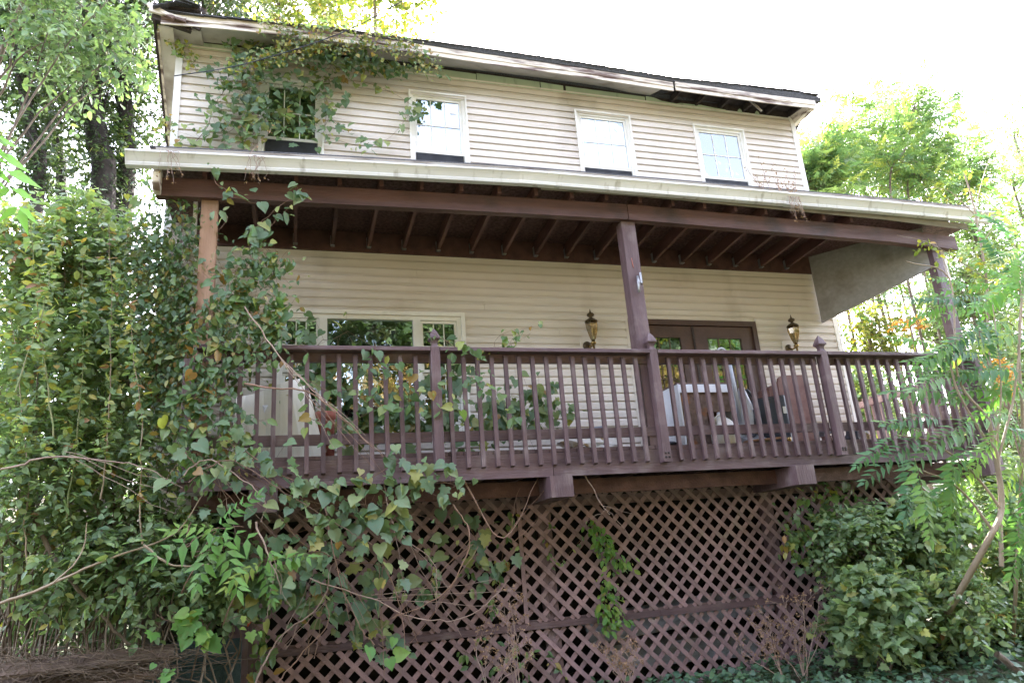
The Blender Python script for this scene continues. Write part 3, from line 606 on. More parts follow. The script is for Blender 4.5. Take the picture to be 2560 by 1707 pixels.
# pale sheets stored behind the lattice
for k, (x0, x1, z, tl) in enumerate(((1.7, 4.1, -1.72, .12), (1.9, 3.7, -1.98, -.05))):
    secs = []
    for x in np.linspace(x0, x1, 12):
        zz = z + tl * (x - x0) / 2; secs.append([(x, 1.02 + .02 * math.sin(x * 5), zz), (x, 1.05, zz + .10), (x, 1.12, zz + .2 + .02 * math.sin(x * 7)), (x, 1.5, zz + .24), (x, 1.5, zz + .2), (x, 1.14, zz + .17), (x, 1.06, zz - .01)])
    tag(part('stored_sheet', MB().sweep(secs), M['tarp'], None), ['upper pale rolled sheet seen through the lattice, lower right', 'lower pale rolled sheet seen through the lattice near the ground'][k], 'sheet', 'pale sheets stored under the deck')
# painted block pier at the lower left
bwall = thing('block_wall', 'teal painted concrete block pier under the left end of the deck', 'block wall', (-2.0, .7, -2.6))
zz = -1.30; row = 0
while zz > -2.7:
    xx = -2.42 + (row % 2) * -.2 + .0
    while xx < -1.66:
        a, b = max(xx, -2.42), min(xx + .39, -1.68)
        if b - a > .04: part('block', MB().box((a, .66 + random.uniform(-.004, .004), zz - .19), (b, .92, zz)), M['block'], bwall)
        xx += .40
    zz -= .2; row += 1
part('mortar', MB().box((-2.415, .672, -2.72), (-1.685, .9, -1.305)), M['block'], bwall)
part('footing', MB().box((-2.5, .64, -2.9), (-1.65, .95, -2.715)), M['block'], bwall)
# gutter weeds, cable

# ------------------------------------------------------------------ wall lanterns
def lantern(x, label, k):
    y = DW - .14; t_ = thing('wall_lantern', label, 'lantern', (x, DW - .02, 1.55), 'brass coach lanterns beside the double door')
    part('mounting_block', MB().prism([(x - .125, 1.50), (x - .125, 1.66), (x - .10, 1.70), (x + .02, 1.70), (x + .045, 1.66), (x + .045, 1.50), (x + .02, 1.47), (x - .10, 1.47)], 'y', DW - .034, DW - .014), M['siding'], t_)
    bp_ = part('backplate', MB().lathe([(0, 0), (.058, 0), (.056, -.012), (.03, -.02), (0, -.022)], (x - .04, DW - .034, 1.585), 18, 'y'), M['oldbrass'], t_)
    part('arm', MB().tube([(x - .04, DW - .05, 1.585), (x - .03, DW - .09, 1.56), (x - .01, DW - .13, 1.57), (x, y, 1.60)], .011, 8), M['brass'], t_)
    part('finial_stem', MB().lathe([(0, -.19), (.010, -.18), (.014, -.03), (.034, -.015), (.036, 0), (.02, .012), (.026, .03), (0, .03)], (x, y, 1.60), 14), M['brass'], t_)
    part('glass_body', MB().lathe([(.024, .03), (.040, .07), (.066, .16), (.076, .23), (.070, .262)], (x, y, 1.60), 6, smooth=False), M['lglass'], t_)
    cg = MB()
    for j in range(6):
        a = 2 * math.pi * j / 6; cg.tube([(x + r * math.cos(a), y + r * math.sin(a), 1.60 + h) for r, h in ((.026, .03), (.042, .07), (.068, .16), (.078, .23), (.072, .262))], .0035, 4)
    tag(part('cage_rib', cg, M['brass'], t_), kind='stuff')
    part('cap', MB().lathe([(.08, .258), (.074, .275), (.045, .295), (.02, .31), (.018, .325), (.040, .335), (.046, .35), (.036, .368), (.012, .378), (.004, .42), (0, .43)], (x, y, 1.60), 16), M['oldbrass'], t_)
    part('candle', MB().lathe([(0, .03), (.009, .03), (.009, .12), (.014, .15), (.010, .19), (0, .2)], (x, y, 1.60), 8), M['sheetw'], t_)
lantern(2.175, 'brass coach lantern on the siding between picture window and door', 0)
lantern(5.075, 'brass coach lantern on the siding near the right corner of the house', 1)

# ------------------------------------------------------------------ things on the porch
F0 = .168
t_ = thing('storage_cabinet', 'broken white cabinet with swollen chipboard back facing out, behind the railing', 'cabinet', (3.15, .55, F0))
a, b, y0, y1, zt = 2.79, 3.50, .42, .80, .895
part('side_panel', MB().box((a, y0, F0), (a + .018, y1, zt)), M['laminate'], t_); part('side_panel', MB().box((b - .018, y0, F0), (b, y1, zt)), M['laminate'], t_)
part('front_strip', MB().box((a + .019, y0, zt - .095), (b - .019, y0 + .016, zt - .004)), M['laminate'], t_)
part('top', MB().box((a - .005, y0 + .003, zt + .001), (b + .005, y1, zt + .02)), M['chip'], t_)
part('back_board', MB().box((a + .019, y0 + .02, F0), (3.12, y0 + .032, zt - .097)).box((3.12, y0 + .02, .58), (b - .02, y0 + .032, zt - .097)), M['chip'], t_)
part('bottom_shelf', MB().box((a + .019, y0 + .034, F0 + .02), (b - .02, y1, F0 + .04)), M['chip'], t_)
part('inside', MB().box((a + .019, y1 - .02, F0), (b - .02, y1 - .01, zt - .01)), M['vinylb'], t_)
part('stretcher', MB().bar((3.14, y0 + .05, .56), (3.42, y0 + .06, .30), .02, .03), M['vinylb'], t_)
t_ = thing('plastic_jug', 'white plastic jug with a handle in front of the broken cabinet', 'jug', (3.15, .26, F0))
part('body', MB().lathe([(0, 0), (.125, 0), (.135, .02), (.135, .20), (.125, .235), (.09, .28), (.04, .315), (.036, .335), (0, .335)], (3.17, .26, F0), 20), M['plast'], t_)
part('handle', MB().tube([(3.06, .20, .40), (3.045, .18, .46), (3.09, .18, .492), (3.17, .19, .495)], .014, 8), M['plast'], t_)
part('cap', MB().lathe([(0, 0), (.038, 0), (.038, .03), (0, .03)], (3.17, .26, .505), 14), M['laminate'], t_)
t_ = thing('upright_vacuum', 'grey upright vacuum cleaner leaning between cabinet and charcoal bin', 'vacuum cleaner', (3.55, .33, F0))
part('handle', MB().tube(spline([(3.34, .36, 1.14), (3.315, .34, 1.24), (3.345, .33, 1.285), (3.40, .33, 1.27), (3.445, .335, 1.20), (3.45, .34, 1.05)], 4), .013, 8), M['silver'], t_)
part('wand', MB().tube([(3.45, .34, 1.10), (3.46, .34, .78), (3.50, .34, .40)], [.02, .024, .026], 8), M['silver'], t_)
part('housing', MB().lathe([(0, 0), (.075, 0), (.09, .06), (.098, .18), (.085, .30), (.05, .42), (.035, .50), (0, .5)], (3.56, .36, .33), 16), M['silver'], t_)
part('dust_cup', MB().lathe([(0, 0), (.062, 0), (.066, .1), (.055, .22), (0, .23)], (3.635, .31, .34), 14), M['char'], t_)
part('hose', MB().tube(spline([(3.56, .28, .8), (3.64, .26, .66), (3.66, .27, .45), (3.58, .26, .30), (3.50, .28, .25)], 5), .017, 8), M['char'], t_)
part('foot', MB().hexa([(3.42, .2, F0), (3.74, .2, F0), (3.72, .48, F0), (3.44, .48, F0), (3.44, .23, F0 + .06), (3.72, .23, F0 + .06), (3.70, .46, F0 + .15), (3.46, .46, F0 + .15)]), M['silver'], t_)
for x in (3.45, 3.71): part('wheel', MB().lathe([(0, 0), (.04, 0), (.04, .02), (0, .02)], (x - .01, .47, F0 + .04), 12, 'x'), M['char'], t_)
t_ = thing('storage_bin', 'charcoal curved bin with small white label, right of the vacuum', 'bin', (3.95, .45, F0))
prof = [(3.72, .40), (3.80, .33), (3.93, .30), (4.06, .31), (4.17, .36), (4.19, .55), (3.73, .57)]
part('body', MB().sweep([[(x, y, z + (x - 3.72) * .09 * (z > .5)) for x, y in prof] for z in (F0, .69)]), M['char'], t_)
part('rim', MB().sweep([[(x + (x - 3.95) * .03, y, z + (x - 3.72) * .09) for x, y in prof] for z in (.692, .705)]), M['char'], t_)
part('label', MB().box((4.01, .296, .52), (4.055, .299, .60)), M['plast'], t_)
t_ = thing('brown_panel', 'tall brown hardboard panel with rounded corner leaning by the corner lantern', 'panel', (4.6, .95, F0))
part('board', MB().prism([(4.42, F0), (4.86, F0), (4.93, 1.13), (4.56, 1.12), (4.50, 1.09), (4.48, 1.03)], 'y', .90, .935), M['vinylb'], t_)
part('side_board', MB().hexa([(4.36, .96, F0), (4.44, .97, F0), (4.44, 1.2, F0), (4.36, 1.2, F0), (4.38, .96, .98), (4.49, .97, 1.03), (4.49, 1.2, 1.03), (4.38, 1.2, .98)]), M['vinylb'], t_)
t_ = thing('white_sheet', 'large dented white plastic sheet leaning behind the left pickets', 'plastic sheet', (-1.4, .4, F0))
secs = []
for k in range(9):
    f = k / 8; xb = -1.80 + .82 * f; xt_ = -1.78 + .62 * f; zt = .80 + .175 * f
    yb = .34 + .05 * math.sin(f * 6.2); secs.append([(xb, yb, F0), (xt_, yb + .10 + .03 * math.sin(f * 7), zt), (xt_, yb + .106 + .03 * math.sin(f * 7), zt), (xb, yb + .007, F0)])
part('sheet', MB().sweep(secs), M['sheetw'], t_)
for a_, b_, c_ in (((-1.55, .385, .70), (-1.50, .39, .70), (-1.53, .38, .62)), ((-1.34, .39, .74), (-1.29, .40, .74), (-1.30, .385, .62)), ((-1.30, .375, .55), (-1.24, .38, .52), (-1.20, .37, .40))):
    m0 = (Vector(a_) + Vector(b_) + Vector(c_)) / 3 + Vector((0, -.02, 0)); part('dent_flap', MB().add([Vector(a_) - Vector((0, .012, 0)), Vector(b_) - Vector((0, .012, 0)), Vector(c_) - Vector((0, .012, 0)), m0], [(0, 3, 1), (1, 3, 2), (2, 3, 0), (0, 1, 2)]), M['laminate'], t_)
t_ = thing('clay_pot', 'red clay pipe section standing beside the white sheet', 'clay pipe', (-.96, .42, F0))
part('pipe', MB().lathe([(.085, 0), (.085, .40), (.10, .41), (.10, .47), (.08, .475), (.07, .41), (.07, 0)], (-.985, .46, F0), 18), M['terra'], t_)
def crumple(c, r, m_, name, label, cat, group, sq=(1, 1, .6), seed=0):
    rr = random.Random(seed); mb = MB(); import_v = []
    n_ = 7; rings = 5; vs_, fs = [], []
    for i in range(rings + 1):
        th = math.pi * i / rings
        for j in range(n_):
            ph = 2 * math.pi * j / n_; q = r * rr.uniform(.65, 1.2)
            vs_.append((c[0] + q * math.sin(th) * math.cos(ph) * sq[0], c[1] + q * math.sin(th) * math.sin(ph) * sq[1], max(c[2] + q * math.cos(th) * sq[2], F0 + .002)))
    for i in range(rings):
        for j in range(n_): fs.append((i * n_ + j, (i + 1) * n_ + j, (i + 1) * n_ + (j + 1) % n_, i * n_ + (j + 1) % n_))
    mb.add(vs_, fs); o = part(name, mb, m_, None); o.location = (0, 0, 0); return tag(o, label, cat, group)
heap = [(1.55, .62, .30, .10, 'paper', (1.5, 1, .5)), (1.68, .70, .40, .10, 'paper', (1.2, .8, .7)), (1.82, .66, .33, .13, 'paper', (1.2, .8, .8)), (1.95, .72, .42, .09, 'cloth', (1.1, 1, .9)), (2.02, .70, .30, .12, 'paper', (1.3, 1, .7)), (1.62, .55, .22, .09, 'straw', (1.6, 1, .5)), (1.9, .5, .22, .08, 'paper', (1.8, 1, .5))]
hl = ['crumpled pale paper at the left end of the porch rubbish heap', 'crumpled paper standing left of the heap centre, among vine leaves', 'large white crumpled paper in the middle of the rubbish heap', 'grey cloth scrap on top of the rubbish heap', 'crumpled white paper at the right end of the rubbish heap', 'straw-coloured flattened scrap low at the left of the rubbish heap', 'flattened pale paper lying low in front of the rubbish heap']
for k, (x, y, z, r, m_, sq) in enumerate(heap): crumple((x, y, z), r, M[m_], 'crumpled_rubbish', hl[k], 'rubbish', 'rubbish heap on the porch floor', sq, k)
crumple((2.42, .45, .36), .09, M['paper'], 'crumpled_bag', 'grey crumpled bag standing right behind the centre railing post', 'bag', None, (.7, .7, 2.0), 31)
crumple((2.62, .5, .22), .09, M['char'], 'dark_bag', 'black crumpled bag on the deck left of the white cabinet', 'bag', None, (1.6, 1, .8), 32)
crumple((5.05, 1.0, .42), .11, M['cloth'], 'cloth_bundle', 'striped grey cloth bundle below the side rail, right of the pointed post', 'cloth', None, (1.5, 1, .7), 33)
crumple((5.45, .9, .34), .12, M['char'], 'dark_cloth_bundle', 'dark cloth bundle with a white rag near the right end of the porch', 'cloth', None, (1.2, 1, 1.1), 34)
crumple((5.62, .8, .38), .06, M['paper'], 'white_rag', 'small white rag lying on the dark cloth bundle', 'rag', None, (1.2, 1, .8), 35)
tag(part('timber_offcut', MB().bar((4.95, .8, .25), (5.4, 1.1, .26), .12, .16), M['vinylb'], None), 'short brown timber lying under the striped cloth bundle', 'timber')
tag(part('yellow_cup', MB().lathe([(0, 0), (.028, 0), (.035, .06), (.031, .06), (.026, .006), (0, .006)], (3.93, .2, F0), 12), M['leafy'] if 0 else M['brass'], None), 'small yellow cup on the deck below the charcoal bin', 'cup')
tag(part('loose_board', MB().bar((3.38, .18, F0 + .03), (3.85, .2, F0 + .06), .10, .02), M['tan'], None), 'tan board lying on the deck at the foot of the vacuum', 'board')

# ------------------------------------------------------------------ vegetation builders
def V3(a): return np.array(a, float)
def tree(name, label, cat, base, trunk, blobs, ncl, per, ls, tpl, lm, bark='bark', r0=.1, r1=.03, group=None, limbs=10, shell=.5, droop=.3, up=.35, limb_r=.02, sp=None, twr=.004, rshift=0.):
    t_ = thing(name, label, cat, base, group); tr = spline([base] + list(trunk), 5)
    wood_obj('trunk', t_, [(tr, r0, r1)], M[bark], 9)
    arr, lines, cc = sprays(blobs, ncl, per, ls, tpl, shell, up, droop, sp, True, rshift, twr)
    lb = []
    for k in range(limbs):
        s_ = tr[int(len(tr) * random.uniform(.35, .98))]; e = cc[random.randrange(len(cc))]
        lb.append((curve(s_, e, 8, -.08, .12), limb_r, limb_r * .3))
    if lb: wood_obj('limb', t_, lb, M[bark], 5)['kind'] = 'stuff'
    wood_obj('twig', t_, lines, M[bark], 3)['kind'] = 'stuff'
    crown_obj('crown', t_, [arr], lm if not isinstance(lm, str) else M[lm]); return t_
def shrub(label, base, blobs, ncl, per, ls, tpl, lm, cat='shrub', name='shrub', stems=7, group=None, shell=.45, stemr=.011, up=.2, droop=.35, sp=None, rshift=0., bark='bark'):
    t_ = thing(name, label, cat, base, group); arr, lines, cc = sprays(blobs, ncl, per, ls, tpl, shell, up, droop, sp, True, rshift, .0022)
    st = []
    for k in range(stems):
        e = cc[random.randrange(len(cc))]; b_ = V3(base) + [random.uniform(-.15, .15), random.uniform(-.15, .15), 0]
        st.append((curve(b_, e, 12, -.1, .18), stemr * random.uniform(.6, 1.3), stemr * .3))
    wood_obj('stem', t_, st, M[bark], 5)['kind'] = 'stuff'; wood_obj('twig', t_, lines, M[bark], 3)['kind'] = 'stuff'
    crown_obj('foliage', t_, [arr], M[lm]); return t_
def B(px, py, y, rx, ry, rz): return (tuple(at(px, py, y)), (rx, ry, rz))

# compound frond (tree of heaven / sumac): unit length
def frond_tpl(pairs=11, ll=.21, droop=.28, tri=LANCE, bend=0., tip=True):
    V, F, b_ = [], [], 0; Tv, Tf = tri
    xs = np.linspace(0.14, .97, pairs)
    def z(x): return -droop * x * x
    for k, x in enumerate(xs):
        L = ll * (0.75 + .5 * math.sin(math.pi * min(1, (k + 1.5) / (pairs + 1))))
        for s_ in (1, -1):
            ang = R_(72 - 22 * k / pairs + rng.uniform(-13, 13))
            if rng.random() < .06: continue
            L = L * rng.uniform(.78, 1.12); d = V3([math.cos(ang), s_ * math.sin(ang), -.28 + rng.uniform(-.28, .2)]); d /= np.linalg.norm(d)
            sd_ = np.cross([0, 0, 1], d); sd_ /= np.linalg.norm(sd_); n_ = np.cross(d, sd_)
            p0 = V3([x, 0, z(x)]); V.append(p0 + L * (Tv[:, :1] * d + Tv[:, 1:2] * sd_ * 1.05 + Tv[:, 2:] * n_)); F.append(Tf + b_); b_ += len(Tv)
    p0 = V3([1, 0, z(1)]); V.append(p0 + ll * Tv * [1, 1, 1]); F.append(Tf + b_); b_ += len(Tv)
    for i in range(8):   # rachis, two crossing strips
        x0, x1 = i / 8, (i + 1) / 8; w0 = .005 * (1.2 - x0); V.append(V3([[x0, -w0, z(x0)], [x0, w0, z(x0)], [x1, 0, z(x1)], [x0, 0, z(x0) - w0 * 1.5]])); F.append(np.array([[0, 1, 2], [0, 2, 3]]) + b_); b_ += 4
    return np.concatenate(V), np.concatenate(F)
FR = frond_tpl(8, .30, .34, TINY if 0 else LANCE)
fmesh = {}
def frond_meshes(mname, ll=.20, pairs=12):
    out = []
    for k in range(6):
        v, f = frond_tpl(pairs + k % 3 - 1, ll, .12 + .1 * k, LANCE); out.append(mesh_np('frond', v, f, M[mname]))
    return out
def orient(d, n_, s_):
    d = Vector(d).normalized(); n_ = Vector(n_); sd_ = n_.cross(d).normalized(); n2 = d.cross(sd_)
    return Matrix(((d.x * s_, sd_.x * s_, n2.x * s_), (d.y * s_, sd_.y * s_, n2.y * s_), (d.z * s_, sd_.z * s_, n2.z * s_))).to_4x4()
def put(name, me, par, loc, d, n_, s_):
    o = bpy.data.objects.new(name, me); COL.objects.link(o)
    if par is not None: o.parent = par; loc = Vector(loc) - wl(par)
    o.matrix_basis = Matrix.Translation(Vector(loc)) @ orient(d, n_, s_); return o
# ------------------------------------------------------------------ vines
def wander(pts, Y, k=5, wob=.04):
    P_ = [at(p_[0], p_[1], p_[2] if len(p_) > 2 else Y) for p_ in pts]; q = spline(P_, k)
    n_ = rng.normal(size=q.shape).cumsum(0) * wob / 4; n_ -= np.linspace(0, 1, len(q))[:, None] * n_[-1]; return q + n_ * [1, .4, 1]
leafmesh = {}
def vine(label, paths, nobj, nmass, size, tpls, m_obj='leafblue', m_mass='vinemass', spread=.07, out=.05, stemr=.004, name='vine', cat='vine', group=None, hang=.8, mass_size=.75, side_twigs=0, ny=-1.):
    """paths: list of (k,3) arrays. Countable leaves are objects, the rest one foliage part"""
    base = paths[0][0]; t_ = thing(name, label, cat, tuple(base), group)
    ln = [np.linalg.norm(np.diff(q, axis=0), axis=1).sum() for q in paths]; tot = sum(ln)
    st = [(q, stemr, stemr * .4) for q in paths]
    def pick():
        q = paths[rng.choice(len(paths), p=np.array(ln) / tot)]; u = rng.random() * (len(q) - 1.001); i = int(u); return q[i] + (q[i + 1] - q[i]) * (u - i)
    N_ = nobj + nmass; P0 = np.array([pick() for _ in range(N_)]); off = rng.normal(size=(N_, 3)) * [spread, out * .5, spread] - [0, out, 0]
    P_ = P0 + off; D_ = np.stack([rng.normal(size=N_) * .7, rng.normal(size=N_) * .35 - .25, -hang + rng.normal(size=N_) * .45], -1)
    NN = np.stack([rng.normal(size=N_) * .45, ny * np.ones(N_) * rng.uniform(.3, 1.1, N_), rng.uniform(.1, 1.1, N_)], -1)
    for i in range(0, N_, 2): st.append((np.array([P0[i], (P0[i] + P_[i]) / 2 + [0, 0, .012], P_[i]]), .0014, .001))
    wood_obj('stem', t_, st, M['vine'], 4)['kind'] = 'stuff'
    mats_ = []
    for tp in tpls:
        key = (id(tp[0]), m_obj)
        if key not in leafmesh: leafmesh[key] = mesh_np('leaf', tp[0], tp[1], M[m_obj])
        mats_.append(leafmesh[key])
    for i in range(nobj): put('leaf', mats_[i % len(mats_)], t_, P_[i], D_[i], NN[i], size * random.choice((.45, .7, .9, 1.0, 1.1, 1.25)) * random.uniform(.85, 1.1))
    if nmass:
        j = slice(nobj, N_); arr = leaves(P_[j], D_[j], NN[j], size * mass_size * rng.uniform(.5, 1.2, nmass), tpls[0], rng.random(nmass))
        V, F, r = arr; tag(link('small_leaves', mesh_np('small_leaves', V, F, M[m_mass], r), t_), kind='stuff')
    return t_

# ------------------------------------------------------------------ background trees
# left: tall ivy-clad trees
LT = [((88, 440), [(70, 300), (40, 120), (10, -60)], 7.5, 'leaning dark trunk wrapped in climbers, farthest left', .13),
      ((235, 470), [(225, 330), (205, 180), (215, 0), (230, -120)], 8.5, 'thick ivy-clad tree in the middle of the left group', .26),
      ((285, 470), [(292, 330), (285, 180), (300, 20), (300, -100)], 9.0, 'straight black ivy-clad trunk close to the left eave', .20),
      ((140, 470), [(110, 250), (125, 60), (140, -100)], 10.5, 'slim far trunk between the two thicker left trees', .13)]
for k, (b_, tr, y, lb_, r) in enumerate(LT):
    bb = at(b_[0], b_[1], y); base = (bb[0], y, float(gz(bb[0], y)) - .1)
    blobs = [B(tr[0][0] + dx, py, y + dy, rx, 1.0, rz) for dx, py, dy, rx, rz in ((-90, 40, 0, 1.3, 1.3), (60, 90, -.5, 1.1, 1.1), (-60, 230, .3, .9, 1.0), (80, 260, .6, .7, 1.1), (0, -60, 0, 1.6, 1.0), (20, 380, .3, .8, 1.0))]
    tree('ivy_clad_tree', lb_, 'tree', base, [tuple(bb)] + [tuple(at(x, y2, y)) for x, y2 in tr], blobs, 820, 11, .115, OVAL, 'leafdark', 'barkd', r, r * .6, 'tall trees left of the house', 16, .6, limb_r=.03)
    # ivy jacket on the trunk
    q = spline([tuple(bb)] + [tuple(at(x, y2, y)) for x, y2 in tr], 12); n_ = 2600
    i = rng.integers(0, len(q), n_); th = rng.random(n_) * 2 * math.pi; P_ = q[i] + np.stack([np.cos(th), np.sin(th), np.zeros(n_)], -1) * (r + rng.random(n_)[:, None] * .12) + rng.normal(size=(n_, 3)) * .05
    arr = leaves(P_, np.stack([np.cos(th), np.sin(th), -np.ones(n_)], -1), np.stack([np.cos(th), np.sin(th), .5 * np.ones(n_)], -1), rng.uniform(.05, .1, n_), TINY, rng.random(n_) * .6)
    crown_obj('ivy', bpy.data.objects['ivy_clad_tree' + ('.%03d' % k if k else '')], [arr], M['leafdark'])
# broad light crown low on the left, lit through
tree('light_crowned_tree', 'pale green tree with large drooping leaves across the upper left corner', 'tree', (-6.2, 4.5, float(gz(-6.2, 4.5))), [tuple(at(-60, 600, 4.5)), tuple(at(-20, 200, 4.5)), tuple(at(80, -60, 4.5))],
     [B(60, 60, 4.2, .9, .8, .7), B(200, 90, 4.6, .9, .8, .6), B(300, 40, 4.4, .7, .7, .5), B(330, 140, 4.8, .35, .6, .5), B(150, 170, 4.6, .7, .6, .5), B(90, -60, 4.4, 1.2, 1, .8)], 430, 8, .13, OVAL, 'leaf', 'bark', .07, .03, limbs=12, up=-.1, droop=.6, rshift=-.3)
# above the roof
for k, (px, py, y, lb_, sc, lm, n_) in enumerate(((470, -10, 9, 'dark green crown behind the broken left roof corner', 1.5, 'leafdark', 420), (640, -10, 15, 'yellow-green crown above the left part of the roof', 2.6, 'leafy', 520), (860, -40, 17, 'pale yellow-green crown above the middle of the roof line', 2.6, 'leafy', 560))):
    c = at(px, py, y); tree('roofline_tree', lb_, 'tree', (c[0], y, float(gz(c[0], y)) - .1), [(c[0], y, c[2] * .5), tuple(c)], [(tuple(c), (sc, sc, sc * .8)), (tuple(c + [sc * .5, 0, -sc * .4]), (sc * .7, sc * .7, sc * .5)), (tuple(c + [-sc * .7, 0, sc * .1]), (sc * .6, sc * .7, sc * .5))],
        n_, 11, .13 if k == 0 else .20, OVAL, lm, 'bark', .2, .06, 'trees rising above the roof line', 12, .6, twr=.006)
# right grove of thin-stemmed trees of heaven
GR = [(1890, 300, 1870, 480), (1960, 205, 1925, 470), (2040, 180, 1990, 480), (2110, 195, 2050, 480), (2170, 230, 2130, 490), (2225, 300, 2190, 500), (1930, 290, 1900, 480), (2000, 260, 1960, 470), (2080, 250, 2030, 480), (2150, 310, 2090, 480), (2240, 360, 2220, 500), (1880, 380, 1860, 440)]
for k, (tx, ty, bx_, by_) in enumerate(GR):
    y = 5.2 + (k * 37 % 11) * .28; tp = at(tx, ty + 5, y); bt = at(bx_, by_, y); base = (bt[0] - .1, y, float(gz(bt[0], y)) - .05)
    lb_ = ['leftmost', 'second', 'third', 'fourth', 'fifth', 'sixth', 'seventh', 'eighth', 'ninth', 'tenth', 'eleventh', 'twelfth'][sorted(range(12), key=lambda q: GR[q][0]).index(k)] + ' crown from the left in the thin-stemmed grove right of the house'
    t_ = thing('tree_of_heaven', lb_, 'tree', base, 'thin-stemmed trees right of the house')
    tr = spline([base, tuple(bt), tuple((tp + bt) / 2 + [.12 * math.sin(k), 0, 0]), tuple(tp)], 6); wood_obj('trunk', t_, [(tr, .035, .014)], M['bark'], 7)
    n_ = 300; hh = (tp[2] - bt[2]); f = rng.random(n_) ** .9; P0 = tr[np.clip((len(tr) * (.22 + .78 * f)).astype(int), 0, len(tr) - 1)]
    th = rng.random(n_) * 2 * math.pi; rr = rng.random(n_) ** .6 * (.8 - .45 * f); P_ = P0 + np.stack([np.cos(th) * rr, np.sin(th) * rr, rng.normal(size=n_) * .2], -1); th = th + rng.normal(size=n_) * 1.1
    D_ = np.stack([np.cos(th), np.sin(th), rng.uniform(-.6, .8, n_)], -1); sz = rng.uniform(.24, .50, n_)
    crown_obj('crown', t_, [leaves(P_, D_, np.tile([0, 0, 1.], (n_, 1)) + rng.normal(size=(n_, 3)) * .4, sz, FR, rng.random(n_))], M['ail'])
    wood_obj('branch', t_, [(np.array([P0[i] - [0, 0, .1], (P0[i] + P_[i]) / 2, P_[i]]), .009, .005) for i in range(0, n_, 6)], M['bark'], 4)['kind'] = 'stuff'
# right, beyond and below the porch roof
RB = [(1990, 540, 7.0, 1.1, 'leaf', 'green and yellow tree seen between grove and porch roof'), (2330, 420, 8.0, 1.2, 'leaf', 'pale yellow-green tree at the right edge above the gutter'),
      (2000, 760, 5.5, .8, 'leafy', 'yellow-green small tree seen under the grey end panel'), (2140, 700, 6.5, 1.0, 'leaf', 'green tree seen behind the right porch post'), (1980, 900, 4.5, .6, 'leaf', 'bushy growth directly behind the side railing'),
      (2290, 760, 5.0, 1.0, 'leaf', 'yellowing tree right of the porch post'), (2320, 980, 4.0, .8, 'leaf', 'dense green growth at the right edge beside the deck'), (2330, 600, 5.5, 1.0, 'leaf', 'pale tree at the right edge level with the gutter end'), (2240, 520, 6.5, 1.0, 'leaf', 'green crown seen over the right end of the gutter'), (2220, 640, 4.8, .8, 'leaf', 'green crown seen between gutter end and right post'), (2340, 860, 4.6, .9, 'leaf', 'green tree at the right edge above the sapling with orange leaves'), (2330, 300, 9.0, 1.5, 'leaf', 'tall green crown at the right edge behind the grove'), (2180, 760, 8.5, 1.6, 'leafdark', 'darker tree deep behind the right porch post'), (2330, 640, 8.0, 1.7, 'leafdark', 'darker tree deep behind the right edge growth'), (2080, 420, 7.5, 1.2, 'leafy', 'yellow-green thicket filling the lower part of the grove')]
for k, (px, py, y, r, lm, lb_) in enumerate(RB):
    c = at(px, py, y); tree('woodland_tree', lb_, 'tree', (c[0] + .2, y, float(gz(c[0], y)) - .1), [(c[0] - .1, y, c[2] - r), tuple(c)], [(tuple(c), (r, r * .8, r)), (tuple(c + [r * .6, .3, -r * .5]), (r * .7, r * .6, r * .7)), (tuple(c + [-r * .3, .2, -r * .9]), (r * .6, r * .6, r * .6))],
        330, 10, .105, OVAL, lm, 'bark', .06, .02, 'woodland right of the house', 14, .6, limb_r=.014)
c = at(2090, 745, 4.2); tree('orange_leaved_sapling', 'sapling with bright orange leaves behind the right post', 'sapling', (c[0], 4.2, float(gz(c[0], 4.2))), [tuple(c)], [(tuple(c), (.28, .2, .10))], 26, 8, .08, OVAL, 'orange', 'bark', .02, .01, limbs=4)
c = at(2300, 860, 2.8); tree('orange_leaved_sapling', 'sapling with orange-yellow leaves at the right edge of the picture', 'sapling', (c[0], 2.8, float(gz(c[0], 2.8))), [tuple(c)], [(tuple(c), (.25, .2, .30))], 40, 8, .07, OVAL, 'orange', 'bark', .02, .01, limbs=4)
# wooded hillside behind everything (filler crowns low down)
for k in range(20):
    x = -26 + k * 3.1 + random.uniform(-1, 1); y = random.uniform(17, 27); z = float(gz(x, y)); r = random.uniform(1.7, 2.5)
    if 0 < k < 30: pass
    t_ = tree('hillside_tree', 'tree on the wooded hillside hidden behind the nearer growth', 'tree', (x, y, z - .2), [(x, y, z + 1.5), (x + .2, y, z + 3.0)], [((x, y, z + 3.0), (r, r, r * 1.0)), ((x + r * .6, y, z + 2), (r * .7, r * .7, r * .6)), ((x - r * .6, y, z + 1.6), (r * .7, r * .7, r * .7))], 170, 9, .30, OVAL, ['leaf', 'leafdark', 'leafy'][k % 3], 'bark', .16, .05, 'trees on the hillside', 5, .6, limb_r=.05, twr=.008)
# woods opposite the house, behind the camera: reflected in the windows, trees raised and widened to block low sky
for k in range(14):
    x = -21 + k * 3.4 + random.uniform(-.5, .5); y = random.uniform(-20, -17.5); r = random.uniform(2.4, 3.0); h = random.uniform(13.5, 15.0) + (4.5 if k == 6 else 0)
    tree('unseen_tree', 'unseen green tree across the road, made tall to block low sky', 'tree', (x, y, -2.8), [(x, y, 1.5), (x + .3, y, h * .7)], [((x, y, h - 2.4), (r, r * .7, r * 1.1)), ((x + .6, y + .5, h * .55), (r, r * .7, r * 1.1)), ((x - 1.4, y, 1.0), (r * .8, r * .7, r)), ((x, y + .5, -.8), (r, r * .6, 1.4))], 1000, 9, .52, TINY, 'leafdark', 'bark', .25, .08, 'trees opposite the house', 8, .6, limb_r=.06, twr=.01)

